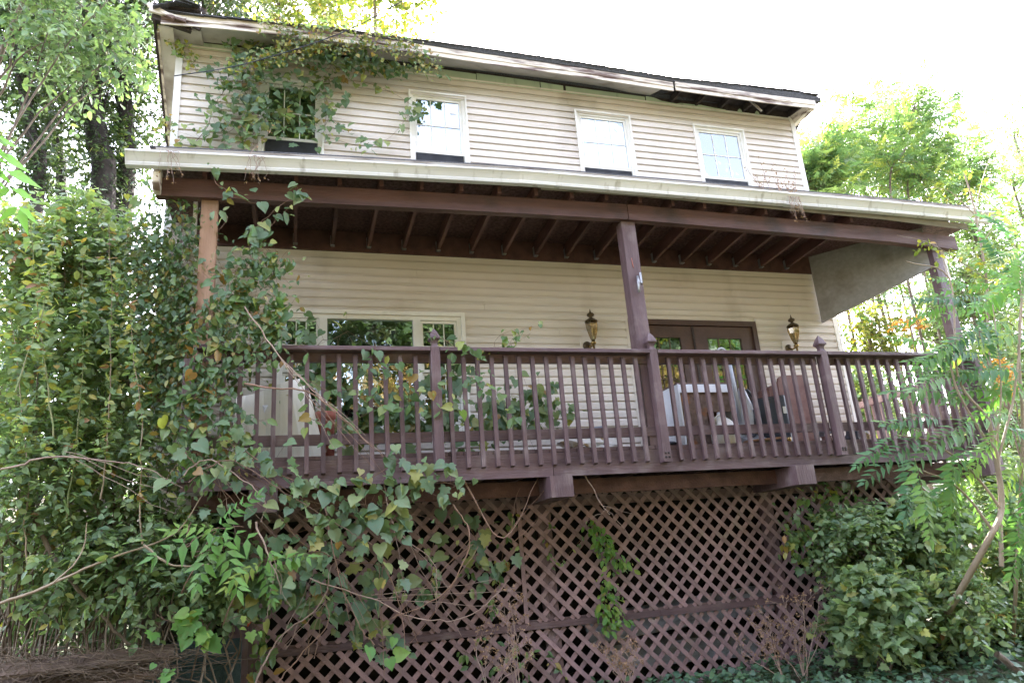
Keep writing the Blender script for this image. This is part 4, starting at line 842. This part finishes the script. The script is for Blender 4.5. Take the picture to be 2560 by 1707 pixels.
for k in range(12):
    x = -9 + k * 2.9 + random.uniform(-.5, .5); y = random.uniform(-16, -14.5)
    shrub('sunlit yellow-green thicket across the road from the house', (x, y, -2.6), [((x, y, -.4), (2.0, 1.0, 2.0)), ((x + .6, y, 1.8), (1.8, .9, 1.8)), ((x - .5, y, 4.2), (1.9, .9, 1.9))], 700, 8, .26, OVAL, 'gold', name='roadside_thicket', group='thickets opposite the house', stems=4, stemr=.03)
# ------------------------------------------------------------------ left shrubs
LS = [(40, 590, .9, .60, .55, .55, 'rounded shrub with yellowing leaves at the left edge, upper part'), (215, 560, 1.0, .55, .5, .50, 'shrub with upright green shoots left of the gutter end'), (110, 800, .6, .62, .5, .62, 'dense shrub in the middle of the left edge'),
      (300, 790, .7, .55, .5, .60, 'dense shrub just left of the railing end'), (60, 1060, .4, .55, .5, .60, 'small-leaved shrub low on the left edge'), (260, 1050, .5, .60, .5, .60, 'tangled shrub below the left railing end'),
      (350, 1270, .3, .55, .4, .45, 'dark shrub beneath the left corner of the deck'), (130, 1290, .5, .55, .4, .36, 'thin shrub above the dead brush at lower left'), (500, 1330, .45, .30, .25, .20, 'dark leafy shrub above the teal block pier'),
      (60, 1330, 2.2, 1.0, .6, .75, 'dark undergrowth behind the dead brush at the left edge'), (270, 1380, 1.9, .7, .5, .7, 'dark undergrowth behind the teal block pier'), (150, 900, 2.6, 1.1, .6, 1.2, 'tall undergrowth filling behind the left shrubs')]
for k, (px, py, y, rx, ry, rz, lb_) in enumerate(LS):
    c = at(px, py, y); shrub(lb_, (c[0], y, float(gz(c[0], y)) - .03), [(tuple(c), (rx, ry, rz)), (tuple(c + [rx * .5, 0, -rz * .4]), (rx * .6, ry, rz * .6)), (tuple(c + [-rx * .4, .1, rz * .35]), (rx * .6, ry * .8, rz * .5))],
        (430, 420, 420, 430, 380, 400, 300, 260, 130, 480, 420, 600)[k], 9, (.085, .085, .08, .08, .075, .075, .08, .08, .085, .09, .09, .1)[k], OVAL, 'leaf', group='shrubs left of the house', stems=9, rshift=(.08, .02, .04, 0, 0, 0, -.12, 0, -.15, -.3, -.3, -.3)[k])
for k, (px, py, tx, ty, lb_) in enumerate(((60, 1300, 20, 700, 'leftmost'), (150, 1200, 190, 560, 'second'), (230, 1150, 250, 520, 'third'), (120, 1000, 60, 470, 'fourth'), (330, 1250, 300, 700, 'fifth'), (40, 900, 140, 480, 'sixth'))):
    t_ = thing('upright_shoot', lb_ + ' of the long green shoots rising through the left shrubs, counted from front to back', 'shoot', tuple(at(px, py, .15)), 'long shoots in the left shrubs')
    q = wander([(px, py), ((px + tx) / 2 + 15, (py + ty) / 2), (tx, ty)], .12 - .05 * k, 10, .03); wood_obj('stem', t_, [(q, .007, .002)], M['greenstem' if k % 2 else 'barkl'], 5)
    i = rng.integers(4, len(q), 150); D_ = rng.normal(size=(150, 3)) * [1, .5, .4] + [0, -.2, -.2]; arr = leaves(q[i] + rng.normal(size=(150, 3)) * .03, D_, rng.normal(size=(150, 3)) * .5 + [0, -.5, .8], rng.uniform(.04, .10, 150), OVAL, rng.random(150) * .6 + .4)
    crown_obj('foliage', t_, [arr], M['leaf'])
# ------------------------------------------------------------------ climbers
HO = [HEART, LOBED]
vine('curtain of climbers hanging from the gutter over the left porch post', [wander(p_, .1) for p_ in ([(360, 470), (370, 620), (380, 780), (400, 900)], [(420, 460), (410, 600), (440, 740), (470, 860)], [(385, 640), (350, 800), (370, 950)], [(430, 560), (420, 700), (520, 780)], [(340, 520), (330, 700), (360, 900), (420, 1000)], [(470, 700), (520, 800), (540, 900)])], 280, 2600, .085, [OVAL, HEART], 'leafobj', spread=.13, out=.03)
vine('leafy climber spilling over the left end of the railing', [wander(p_, -.12) for p_ in ([(430, 1000), (470, 860), (520, 740), (600, 640), (640, 600)], [(450, 900), (540, 830), (600, 790), (650, 760)], [(440, 760), (520, 700), (590, 720)], [(480, 640), (560, 620), (600, 560)], [(500, 900), (530, 1000), (510, 1090)], [(440, 950), (460, 1040), (430, 1100)], [(520, 720), (620, 740), (660, 720)])], 300, 1100, .095, [OVAL, HEART], 'leafobj', spread=.11, out=.05)
vine('slender climber looping up to the porch beam above the left post', [wander(p_, -.16) for p_ in ([(600, 640), (585, 560), (610, 500), (680, 450), (690, 440)], [(580, 600), (560, 540), (600, 520), (660, 480)], [(490, 380), (500, 420), (540, 450), (610, 470)], [(480, 480), (520, 500), (500, 530)])], 75, 0, .10, [HEART, OVAL], spread=.04, out=.04, group=None)
vine('dense climber covering the wall around the leftmost upper window', [wander(p_, DW - .10, wob=.09) for p_ in ([(450, 335), (500, 250), (530, 170), (560, 110), (640, 105)], [(560, 320), (590, 260), (560, 200), (600, 130), (700, 120)], [(480, 330), (560, 290), (640, 270), (730, 290)], [(735, 310), (745, 240), (740, 190)], [(540, 160), (620, 190), (720, 200), (750, 170)], [(560, 320), (590, 300), (600, 240)])], 300, 380, .095, HO, 'leafblue', spread=.12, out=.05)
vine('trailing climber along the wall between the first two upper windows', [wander(p_, DW - .10, wob=.05) for p_ in ([(700, 290), (800, 320), (880, 320), (960, 240)], [(740, 190), (860, 200), (940, 240), (960, 260)], [(740, 250), (790, 310), (760, 270)])], 70, 0, .085, HO, 'leafblue', spread=.05, out=.03)
vine('climber running below the upper eave toward the middle of the house', [wander(p_, DW - .22, wob=.05) for p_ in ([(640, 110), (740, 130), (860, 150), (1020, 165)], [(600, 130), (720, 150), (840, 160), (930, 170)], [(700, 120), (780, 110), (850, 140)])], 150, 260, .085, HO, 'leafblue', spread=.06, out=.04)
vine('sunlit yellow-green climber tangled over the fascia and roof edge', [wander(p_, .86, wob=.06) for p_ in ([(600, 40), (680, 70), (740, 95), (830, 90), (960, 120)], [(640, 60), (720, 110), (640, 130), (600, 150)], [(700, 60), (780, 70), (860, 110), (990, 150)], [(540, 170), (640, 120), (760, 100)], [(840, 80), (930, 90), (1000, 160)])], 60, 900, .06, [HEART], 'leafobj', 'leafy', spread=.07, out=.03)
vine('small yellowish climber at the left corner board of the house', [wander(p_, DW - .15) for p_ in ([(340, 320), (370, 290), (400, 300)], [(410, 90), (420, 130), (450, 160)], [(380, 60), (395, 100), (440, 120)])], 20, 130, .06, [HEART], 'leafobj', 'leafy', spread=.05, out=.03)
vine('grape vine hanging in loops under the left half of the deck', [wander(p_, -.25, wob=.05) for p_ in ([(500, 1000), (600, 1080), (720, 1150), (860, 1190), (950, 1180)], [(560, 1040), (700, 1120), (800, 1100), (900, 1060), (960, 1080), (1060, 1120)], [(720, 1120), (860, 1150), (960, 1100), (1080, 1110)], [(640, 1180), (700, 1260), (820, 1290), (900, 1300)], [(830, 1100), (850, 1180), (900, 1240)], [(430, 1040), (480, 1100), (560, 1180)])], 175, 90, .105, HO, 'leafblue', spread=.10, out=.04, stemr=.005)
vine('thin vine with scattered leaves in front of the left lattice panel', [wander(p_, .45, wob=.05) for p_ in ([(800, 1200), (820, 1300), (860, 1420), (900, 1480)], [(1000, 1200), (990, 1300), (960, 1400)], [(860, 1330), (940, 1350), (1040, 1380)], [(1060, 1180), (1090, 1260), (1100, 1320), (1160, 1290)], [(740, 1430), (860, 1440), (930, 1500)])], 110, 0, .115, HO, 'leafblue', spread=.09, out=.04, stemr=.003)
vine('grape vine woven through the pickets between first and second post', [wander(p_, -.07, wob=.04) for p_ in ([(700, 870), (760, 900), (850, 880), (960, 850)], [(700, 950), (780, 980), (880, 930), (960, 940), (1010, 900)], [(860, 790), (880, 860), (940, 880)], [(990, 760), (1060, 800), (1100, 820), (1060, 900), (1000, 960)], [(1070, 870), (1140, 900), (1180, 980)])], 130, 0, .085, [HEART, OVAL], 'leafobj', spread=.06, out=.03, stemr=.003)
vine('dark grape vine sprawling over the porch floor behind the railing', [wander(p_, .75, wob=.08) for p_ in ([(740, 960), (860, 980), (980, 970), (1120, 960), (1260, 970)], [(760, 1000), (900, 940), (1040, 980), (1200, 950)], [(800, 900), (760, 850), (730, 800), (800, 760)], [(1000, 950), (1020, 870), (1060, 850)], [(1180, 960), (1240, 910), (1300, 960)])], 260, 300, .13, HO, 'leafblue', spread=.13, out=.03, stemr=.005)
vine('short sprig of vine rising over the cap rail left of the brass lantern', [wander(p_, -.02) for p_ in ([(1080, 800), (1130, 800), (1180, 785), (1220, 765)], [(1130, 800), (1160, 770), (1250, 750)])], 30, 0, .055, [HEART], 'leafobj', spread=.03, out=.01, stemr=.002)
vine('vine climbing the centre of the lattice in a leafy column', [wander(p_, .70, wob=.02) for p_ in ([(1395, 1440), (1380, 1380), (1400, 1300), (1370, 1230), (1345, 1190)], [(1370, 1230), (1400, 1270), (1450, 1300)], [(1395, 1440), (1420, 1400), (1390, 1340)])], 210, 60, .075, [OVAL], 'seed', spread=.045, out=.03, stemr=.002)
vine('thin vine on the lattice just right of the vertical batten', [wander(p_, .70, wob=.02) for p_ in ([(1260, 1180), (1255, 1240), (1275, 1300), (1340, 1230)], )], 20, 0, .065, [OVAL], 'leafobj', spread=.02, out=.02, stemr=.002)
vine('vine with narrow leaves climbing the lattice left of the vertical batten', [wander(p_, .70, wob=.02) for p_ in ([(1130, 1400), (1150, 1300), (1170, 1200), (1180, 1170)], [(1100, 1480), (1130, 1380)], [(1060, 1330), (1110, 1290), (1150, 1300)])], 60, 0, .075, [OVAL], 'leafobj', spread=.035, out=.02, stemr=.002)
vine('low vine with small leaves on the bottom row of lattice', [wander(p_, .68, wob=.02) for p_ in ([(1100, 1560), (1160, 1480), (1220, 1500)], [(1200, 1560), (1230, 1500), (1300, 1540)], [(1060, 1490), (1120, 1520)])], 36, 0, .08, [OVAL], 'leafobj', spread=.05, out=.02, stemr=.002)
vine('creeper with pale oval leaves beside the teal block pier', [wander(p_, .50, wob=.02) for p_ in ([(600, 1440), (605, 1500), (590, 1560)], [(640, 1460), (610, 1520), (560, 1550)])], 34, 0, .10, [OVAL], 'leafobj', spread=.04, out=.02, stemr=.002)
vine('creeper with five-part leaves hanging at the right end of the lattice', [wander(p_, .45, wob=.05) for p_ in ([(1960, 1110), (1900, 1140), (1840, 1150), (1810, 1220), (1830, 1290)], [(1900, 1180), (1860, 1230), (1820, 1250)], [(1980, 1160), (1920, 1220), (1880, 1280)], [(1830, 1200), (1870, 1250), (1940, 1280)])], 170, 200, .095, [OVAL, LOBED], 'leafobj', spread=.10, out=.04)
rl_ = put('fallen_red_leaf', mesh_np('fallen_red_leaf', HEART[0], HEART[1], M['red']), None, at(570, 1412, .3), (0, -.2, -1), (0, -1, .3), .09); tag(rl_, 'single scarlet leaf above the teal block pier', 'leaf')
# bare looping stems
loops = [([(0, 1075, -.2), (150, 1040, -.2), (300, 1060, -.2), (420, 1120, -.2)], 'x'), ([(430, 1110), (520, 1060), (640, 1130), (760, 1200), (830, 1240)], 0), ([(420, 1090), (470, 1060), (560, 1100), (610, 1160), (600, 1200)], 0), ([(560, 880), (700, 900), (800, 970), (880, 1050)], 0), ([(560, 700), (640, 820), (740, 920), (800, 970)], 0),
         ([(440, 1200), (420, 1260), (470, 1220), (560, 1210)], 0), ([(590, 1200), (620, 1270), (645, 1365)], 0), ([(740, 1150), (770, 1300), (830, 1420), (860, 1480)], 0), ([(870, 1060), (900, 1200), (990, 1290), (1000, 1400)], 0), ([(1040, 1160), (1080, 1240), (1020, 1360), (900, 1420)], 0),
         ([(700, 1320), (850, 1370), (980, 1420), (1100, 1400), (1170, 1330)], 0), ([(800, 1230), (860, 1260), (900, 1360), (940, 1520)], 0), ([(590, 1568), (640, 1480), (730, 1400), (760, 1300)], 0), ([(640, 1568), (700, 1500), (760, 1420), (730, 1330)], 0), ([(1320, 1050), (1380, 1160), (1400, 1180)], 0), ([(1060, 1090), (1160, 1230), (1240, 1090)], 0),
         ([(1600, 600), (1500, 560)], 1)]
SL_ = ['long arching bare stem reaching from the left edge to the corner of the deck', 'bare stem arching from the left deck corner down across the lattice', 'thin bare stem looping over the left cantilever beam', 'bare stem slanting down through the pickets right of the white sheet', 'reddish bare stem slanting over the cap rail at the left', 'pale looping stem below the left beam end', 'pale bare stem ending in a point above the pier',
 'bare stem hanging down the left lattice panel', 'bare stem dropping from the rim board near the second post', 'curved bare stem hanging in front of the first lattice panel, right half', 'bare stem sweeping along the batten of the left lattice', 'thin upright bare stem on the left lattice', 'bare stem rising from the bottom edge beside the pale creeper', 'second bare stem rising from the bottom edge left of the batten', 'short brown stem hanging from the rim beside the centre-left beam', 'thin stem swinging below the rim to the vertical batten']
for k, (p_, f) in enumerate(loops[:-1]):
    Y = -.30 if k < 7 else .1
    o = wood_obj('bare_vine_stem', None, [(wander(p_, Y, 8, .03), .006 if k % 3 else .009, .003)] + [(wander([(p_[1][0] + q * 9, p_[1][1] + q * 7), (p_[-1][0] + 60 * math.sin(q * 3 + k), p_[-1][1] + 30 * q)], Y + .06, 8, .04), .003, .0015) for q in range(3)], M['vine' if k % 2 else 'dry'], 5)
    tag(o, SL_[k], 'vine stem', 'bare vine stems over the left deck')
o = wood_obj('fallen_branch', None, [(wander([(-40, 1400), (120, 1340), (270, 1275), (400, 1225), (470, 1130)], -.1, 8, .01), .013, .004), (wander([(330, 1250), (400, 1300), (480, 1295)], -.4, 8, .01), .009, .005), (wander([(120, 1340), (180, 1280), (200, 1200)], -.38, 8, .01), .006, .003)], M['barkl'], 7); tag(o, 'long grey fallen branch slanting up from the lower left edge', 'branch')
o = wood_obj('bare_branch', None, [(wander([(60, 1150), (130, 1290), (230, 1410), (300, 1480)], .2, 8, .02), .022, .012), (wander([(110, 1260), (60, 1330)], .2, 6, .02), .008, .004)], M['bark'], 6); tag(o, 'brown bare branch crossing the shrubs at lower left', 'branch')
# dead brush and planks, lower left
for k, (a_, b_, w_) in enumerate((((-30, 1545), (400, 1495), .16), ((-40, 1580), (330, 1560), .18), ((60, 1520), (360, 1545), .12))):
    A, B_ = at(*a_, .15 + .1 * k), at(*b_, .3); tag(part('old_plank', MB().bar(A, B_, w_, .035, (0, -.6, 1)), M['oldplank'], None), ['upper of the old planks under the dead brush at lower left', 'bottom old plank at the lower left edge', 'short plank crossing the other two at lower left'][k], 'plank')
lines = []
for k in range(360):
    px, py = random.uniform(-40, 420), random.gauss(1535, 22); a_ = at(px, py, random.uniform(-.1, .35)); d = V3([random.gauss(0, .3), random.gauss(0, .12), random.gauss(.01, .05)]); lines.append((curve(a_, a_ + d, 5, -.03, .06), .003, .0015))
tag(wood_obj('dead_brush', None, lines, M['straw'], 3), 'matted dead brush lying over old planks at lower left', 'brush', kind='stuff')
# bright compound-leaf seedlings at lower left
fm = frond_meshes('seed', .30, 6); fm2 = frond_meshes('ailobj', .175, 13)
def seedling(label, px, py, Y, specs, s_=.38, meshes=fm):
    b_ = at(px, py, Y); t_ = thing('compound_leaf_seedling', label, 'seedling', (b_[0], b_[1], float(gz(b_[0], b_[1]))))
    wood_obj('stem', t_, [(curve((b_[0] - .3, b_[1] + .55, b_[2] - .45), b_, 7, -.03, .03), .006, .004)], M['vine'], 6)
    for k, (dx, dz, dy, sc) in enumerate(specs): put('frond', meshes[k % 6], t_, b_, (dx, dy, dz), (0, -.75, .7), s_ * sc)
    return t_
seedling('bright seedling with paired oval leaflets left of the pier, nearer the camera', 500, 1215, -.55, [(-.9, -.3, -.3, 1.0), (-.3, -.8, -.3, .9), (.35, -.75, -.3, 1.0), (.9, -.2, -.2, .9), (-.8, .3, -.2, .7), (.3, .5, -.2, .7)], .44)
seedling('small bright seedling just above the teal pier', 600, 1290, -.35, [(.8, .1, -.3, 1), (.3, -.8, -.2, .8), (-.7, -.3, -.3, .8)], .36)
seedling('bright green sprig hanging in at the far left edge, large leaflets', -30, 290, -1.2, [(.45, -1, 0, 1.3), (.15, -1, -.2, 1.0)], .5)
vine('dark large-leaved vine clump between pier and hanging grape vine', [wander(p_, .30, wob=.05) for p_ in ([(500, 1300), (580, 1290), (680, 1280), (780, 1290)], [(520, 1390), (600, 1360), (700, 1350), (800, 1370)], [(560, 1300), (620, 1340), (720, 1400)])], 95, 60, .115, [LOBED, HEART], 'leafblue', spread=.10, out=.04)
vine('light green grape shoots with big toothed leaves above the teal pier', [wander(p_, -.1) for p_ in ([(360, 1400), (400, 1420), (470, 1430), (490, 1470)], [(520, 1420), (560, 1410), (600, 1440)], [(350, 1500), (380, 1510)], [(400, 1400), (440, 1420)], [(870, 1480), (920, 1500)], [(620, 1270), (680, 1280)])], 30, 0, .12, [LOBED, HEART], 'seed', spread=.05, out=.03, stemr=.003)
# ------------------------------------------------------------------ right side bushes
RS = [(2290, 1130, .9, .5, .35, .45, 'bush filling the gap behind the right end of the deck'), (1970, 1250, .2, .42, .3, .36, 'leafy bush in front of the right end of the lattice'), (2130, 1220, .1, .45, .35, .40, 'bush below the right cantilever beam'), (2010, 1400, -.2, .36, .3, .34, 'pale edged bush at the lower right, left part'), (2180, 1400, -.3, .42, .35, .38, 'wide bush behind the slanting tan trunk'), (2320, 1250, .0, .40, .35, .5, 'bush at the right edge below the deck'), (2320, 1420, -.1, .4, .3, .3, 'low bush at the right edge above the ground ivy')]
for k, (px, py, y, rx, ry, rz, lb_) in enumerate(RS):
    c = at(px, py, y); shrub(lb_, (c[0], y, float(gz(c[0], y)) - .03), [(tuple(c), (rx, ry, rz)), (tuple(c + [rx * .4, .1, rz * .5]), (rx * .6, ry, rz * .4)), (tuple(c + [-rx * .4, .1, -rz * .4]), (rx * .6, ry * .8, rz * .5))], 330, 9, .085, LOBED if k in (2, 3) else OVAL, 'leaf', group='bushes at the right end of the deck', stems=6, rshift=(-.1, -.08, -.05, 0, 0, 0, 0)[k])
# foreground trees of heaven on the right
t_ = thing('young_tree_of_heaven', 'young tree with feathery compound leaves and slanting tan trunk, right foreground', 'tree', tuple(at(2165, 1440, -1.2)))
Y = -1.2
tr = wander([(2120, 1530, .35), (2160, 1440, -.15), (2215, 1340, -.8), (2270, 1240), (2300, 1170), (2290, 1060), (2270, 960)], Y, 6, .004); wood_obj('trunk', t_, [(tr, .034, .022)], M['barkl'], 9)
br = [[(2300, 1170), (2240, 1090), (2180, 1040), (2120, 1010), (2060, 1000)], [(2270, 1020), (2200, 900), (2170, 800), (2120, 780)], [(2290, 1060), (2330, 900), (2345, 700), (2330, 560)], [(2270, 960), (2200, 860), (2180, 640), (2080, 600)], [(2300, 1170), (2290, 1040), (2300, 880), (2280, 700)], [(2280, 1220), (2200, 1120), (2120, 1080)]]
bl = [wander(p_, Y, 6, .01) for p_ in br]
for q in bl: wood_obj('branch', t_, [(q, .014, .005)], M['barkl'], 7)
fs = [(2100, 1050, -.25, -1, 1.0), (2090, 1040, -.6, -.8, .95), (2180, 1050, -.1, -1, 1.0), (2200, 1090, .3, -1, .8), (2250, 1000, -.95, .15, 1.0), (2240, 960, -1, -.1, 1.1), (2200, 900, -1, .1, 1.0), (2180, 860, -1, -.15, .95), (2290, 880, -1, .35, 1.1), (2300, 760, -1, .0, 1.15), (2260, 820, -1, .25, 1.0), (2250, 740, -.9, -.35, 1.0),
      (2330, 640, -.4, .9, 1.0), (2340, 700, .3, 1, .9), (2345, 800, .6, .5, .9), (2300, 980, -.9, -.5, .9), (2230, 1010, -.8, -.6, .95), (2120, 1000, -1, -.2, .9), (2060, 1000, -1, -.45, .75), (2330, 900, -.7, .5, .9), (2340, 1020, .4, -.3, .9), (2300, 1090, .7, -.5, .9), (2310, 1000, .8, .2, 1.0), (2330, 560, .1, 1, .8), (2330, 640, .5, -.1, .8), (2290, 1120, -.7, -.8, .8), (2345, 1100, .2, -.9, .9), (2270, 690, -1, .2, .9), (2200, 780, -1, -.25, 1.0), (2290, 840, .2, .6, .8), (2345, 760, -1, -.2, 1.0), (2350, 850, -1, .1, 1.1), (2230, 700, -1, .3, .9), (2160, 860, -1, .2, .9), (2330, 950, -1, .1, 1.0), (2260, 1060, -1, -.3, 1.0), (2190, 1030, -.3, -1, .9), (2310, 1120, .1, -1, 1.0), (2160, 960, -1, .1, .9), (2340, 580, -.9, -.1, .8), (2250, 930, -1, .4, .9), (2280, 780, -1, -.4, 1.0), (2150, 1000, -.9, .3, .8), (2340, 1170, -.4, -.8, .9)]
for k, (px, py, dx, dz, sc) in enumerate(fs):
    dy = random.uniform(-.5, .1); o = put('frond', fm2[k % 6], t_, at(px, py, Y + random.uniform(-.15, .15)), (dx, dy, dz), (random.uniform(-.15, .15), -.8, .65), .72 * sc)
fb = frond_meshes('seed', .19, 12)
t_ = thing('young_tree_of_heaven', 'young tree with bright yellow-green fronds at the right edge, in front of the porch post', 'tree', tuple(at(2345, 1250, -1.0)))
wood_obj('trunk', t_, [(wander([(2325, 1540, -.1), (2338, 1250, -.7), (2350, 1000), (2340, 800), (2355, 600)], -1.0, 6, .005), .02, .012)], M['barkl'], 8)
for k, (px, py, dx, dz, sc) in enumerate(((2340, 580, -.5, -.8, 1.0), (2350, 560, -.1, 1, .9), (2352, 600, -.9, .3, .9), (2345, 690, -1, .1, 1.1), (2350, 720, -1, -.25, 1.2), (2340, 770, -1, .05, 1.2), (2345, 830, -1, -.2, 1.1), (2350, 660, -.8, .6, .9), (2355, 900, -1, .2, 1.0), (2350, 960, -1, -.3, 1.0), (2270, 700, -1, .05, 1.0), (2240, 760, -1, -.15, 1.0), (2200, 830, -1, .1, .9), (2350, 1050, -.9, -.4, 1.0), (2230, 660, -.9, .3, .8), (2330, 620, -.7, -.6, .9), (2345, 500, -.2, .9, .8), (2300, 660, -1, .4, .9), (2320, 740, -1, -.1, 1.0), (2300, 810, -1, .25, 1.0), (2350, 870, -1, -.35, 1.0), (2280, 880, -1, -.05, .9), (2350, 1000, -1, .1, 1.0), (2200, 700, -1, .1, .8), (2150, 790, -1, .2, .8), (2350, 640, -1, -.35, 1.1))):
    put('frond', fb[k % 6], t_, at(px, py, -1.0 + random.uniform(-.25, .25)), (dx, random.uniform(-.4, .1), dz), (random.uniform(-.2, .2), -.75, .65), .66 * sc)
t_ = thing('leaning_pole_sapling', 'slim pale sapling rising past the right end of the gutter', 'sapling', tuple(at(2300, 1300, -.5)))
q = wander([(2300, 1300), (2290, 1000), (2270, 800), (2265, 640), (2235, 470), (2215, 400)], -.5, 6, .006); wood_obj('trunk', t_, [(q, .022, .008)], M['barkl'], 8)
for p_ in ([(2265, 640), (2140, 560), (2060, 540)], [(2255, 560), (2290, 520), (2345, 500)], [(2245, 500), (2180, 440), (2120, 430)], [(2268, 700), (2200, 660), (2150, 560)], [(2240, 480), (2260, 400), (2280, 340)]): wood_obj('branch', t_, [(wander(p_, -.5, 6, .01), .006, .002)], M['barkl'], 5)
arr, lines, _ = sprays([B(2240, 420, -.5, .18, .15, .2), B(2150, 560, -.5, .25, .15, .12), B(2300, 500, -.5, .2, .15, .12), B(2250, 620, -.5, .3, .2, .2)], 44, 7, .07, OVAL); crown_obj('foliage', t_, [arr], M['leafy'])
# ground ivy lower right
n_ = 9000; P_ = np.stack([rng.uniform(1.5, 8.5, n_), rng.uniform(-3.2, .75, n_), np.zeros(n_)], -1); P_[:, 2] = gz(P_[:, 0], P_[:, 1]) + rng.random(n_) * .14
arr = leaves(P_, rng.normal(size=(n_, 3)) * [1, 1, .3], np.tile([0, -.3, 1.], (n_, 1)) + rng.normal(size=(n_, 3)) * .35, rng.uniform(.035, .075, n_), HEART, rng.random(n_))
tag(link('ground_ivy', mesh_np('ground_ivy', arr[0], arr[1], M['ivy'], arr[2])), 'low dark ivy covering the ground at the lower right', 'ground cover', kind='stuff')
o = wood_obj('ground_log', None, [(wander([(2290, 1500), (2352, 1545), (2420, 1560)], -.9, 6, .01), .03, .025)], M['bark'], 8); tag(o, 'short brown log on the ivy at the bottom right corner', 'log')
# ------------------------------------------------------------------ dry weeds
def weed(label, px, py, Y, h, n_, spread, lean=0, heads=True, group='dry flower stalks in front of the lattice'):
    b_ = at(px, py, Y); base = (b_[0], b_[1], b_[2]); t_ = thing('dry_weed', label, 'dry weed', base, group); L = []; hd = MB(); tips = []
    for k in range(n_):
        e = b_ + [random.gauss(lean, spread), random.gauss(0, .08), h * random.uniform(.55, 1.05)]; c = curve(b_ + [random.gauss(0, .02), 0, 0], e, 8, -.02, .03); L.append((c, .0045, .0015))
        for j in range(5):
            s_ = c[random.randrange(3, 8)]; e2 = s_ + [random.gauss(0, .07), random.gauss(0, .04), random.uniform(.02, .13)]; L.append((curve(s_, e2, 4, -.01, .01), .002, .001)); tips.append(e2)
            for j2 in range(2): e3 = e2 + rng.normal(size=3) * .035; L.append((np.array([s_ * .4 + e2 * .6, e3]), .0013, .0008)); tips.append(e3)
    wood_obj('stalk', t_, L, M['dry'], 4)
    tips = np.array(tips); m_ = 5; P_ = np.repeat(tips, m_, 0) + rng.normal(size=(len(tips) * m_, 3)) * .007; d = rng.normal(size=P_.shape)
    V, F, r = leaves(P_, d, rng.normal(size=P_.shape), rng.uniform(.012, .026, len(P_)), OVAL, rng.random(len(P_))); tag(link('seed_head', mesh_np('seed_head', V, F, M['deadleaf'], r), t_), kind='stuff'); return t_
weed('tall dry weed with brown seed heads in front of the lattice at the right', 1850, 1570, .1, .80, 9, .20)
weed('dry weed leaning left beside the tall one at the right', 1800, 1560, .2, .55, 5, .18, -.2)
weed('dry stalk with seed heads crossing the vertical batten', 1190, 1600, .1, .85, 4, .12, .05)
weed('spreading dry stalk at the bottom edge, centre left', 1120, 1610, -.1, .5, 5, .30, .3)
weed('dry brown weed at the bottom edge, centre', 1440, 1590, .1, .42, 8, .16)
# dead plants growing from the gutter
def gweed(label, px, py, ups, downs):
    b_ = at(px, py, -.2); t_ = thing('gutter_weed', label, 'dead weed', tuple(b_)); L = []; tp = []
    for k in range(ups):
        e = b_ + [random.uniform(-.22, .16), 0, random.uniform(.22, .50)]; c = curve(b_ + [random.uniform(-.15, .15), .03, 0], e, 6, 0, .03); L.append((c, .004, .0015)); tp += [c[i] for i in (2, 3, 4, 5)]
    for k in range(downs):
        e = b_ + [random.uniform(-.10, .12), -.08, -random.uniform(.08, .30)]; L.append((curve(b_ + [random.uniform(-.08, .08), -.07, .02], e, 6, -.03, .04), .003, .001)); tp.append(e)
    wood_obj('stalk', t_, L, M['dry'], 4); tp = np.repeat(np.array(tp), 3, 0); tp = tp + rng.normal(size=tp.shape) * .014
    V, F, r = leaves(tp, rng.normal(size=tp.shape), rng.normal(size=tp.shape), rng.uniform(.015, .03, len(tp)), OVAL, rng.random(len(tp))); tag(link('dead_leaves', mesh_np('dead_leaves', V, F, M['deadleaf'], r), t_), kind='stuff')
gweed('dead weeds standing in the gutter below the right upper window, roots dangling', 1815, 462, 9, 16)
gweed('dead stalk in the gutter nearer the right upper window', 1760, 448, 4, 0)
gweed('dark withered strands hanging over the gutter under the first window', 590, 372, 1, 10)
gweed('withered strands over the left end of the gutter', 390, 360, 0, 8)
# overhead cable
c = np.array([at(400, 175, .3), at(560, 148, .3), at(780, 78, .0), at(930, 0, -.3), at(1150, -130, -1.5), at(2600, -900, -6)])
tag(part('utility_cable', MB().tube(spline(c, 6), .006, 6), M['char'], None), 'thin dark overhead cable crossing the roof edge at upper left', 'cable')
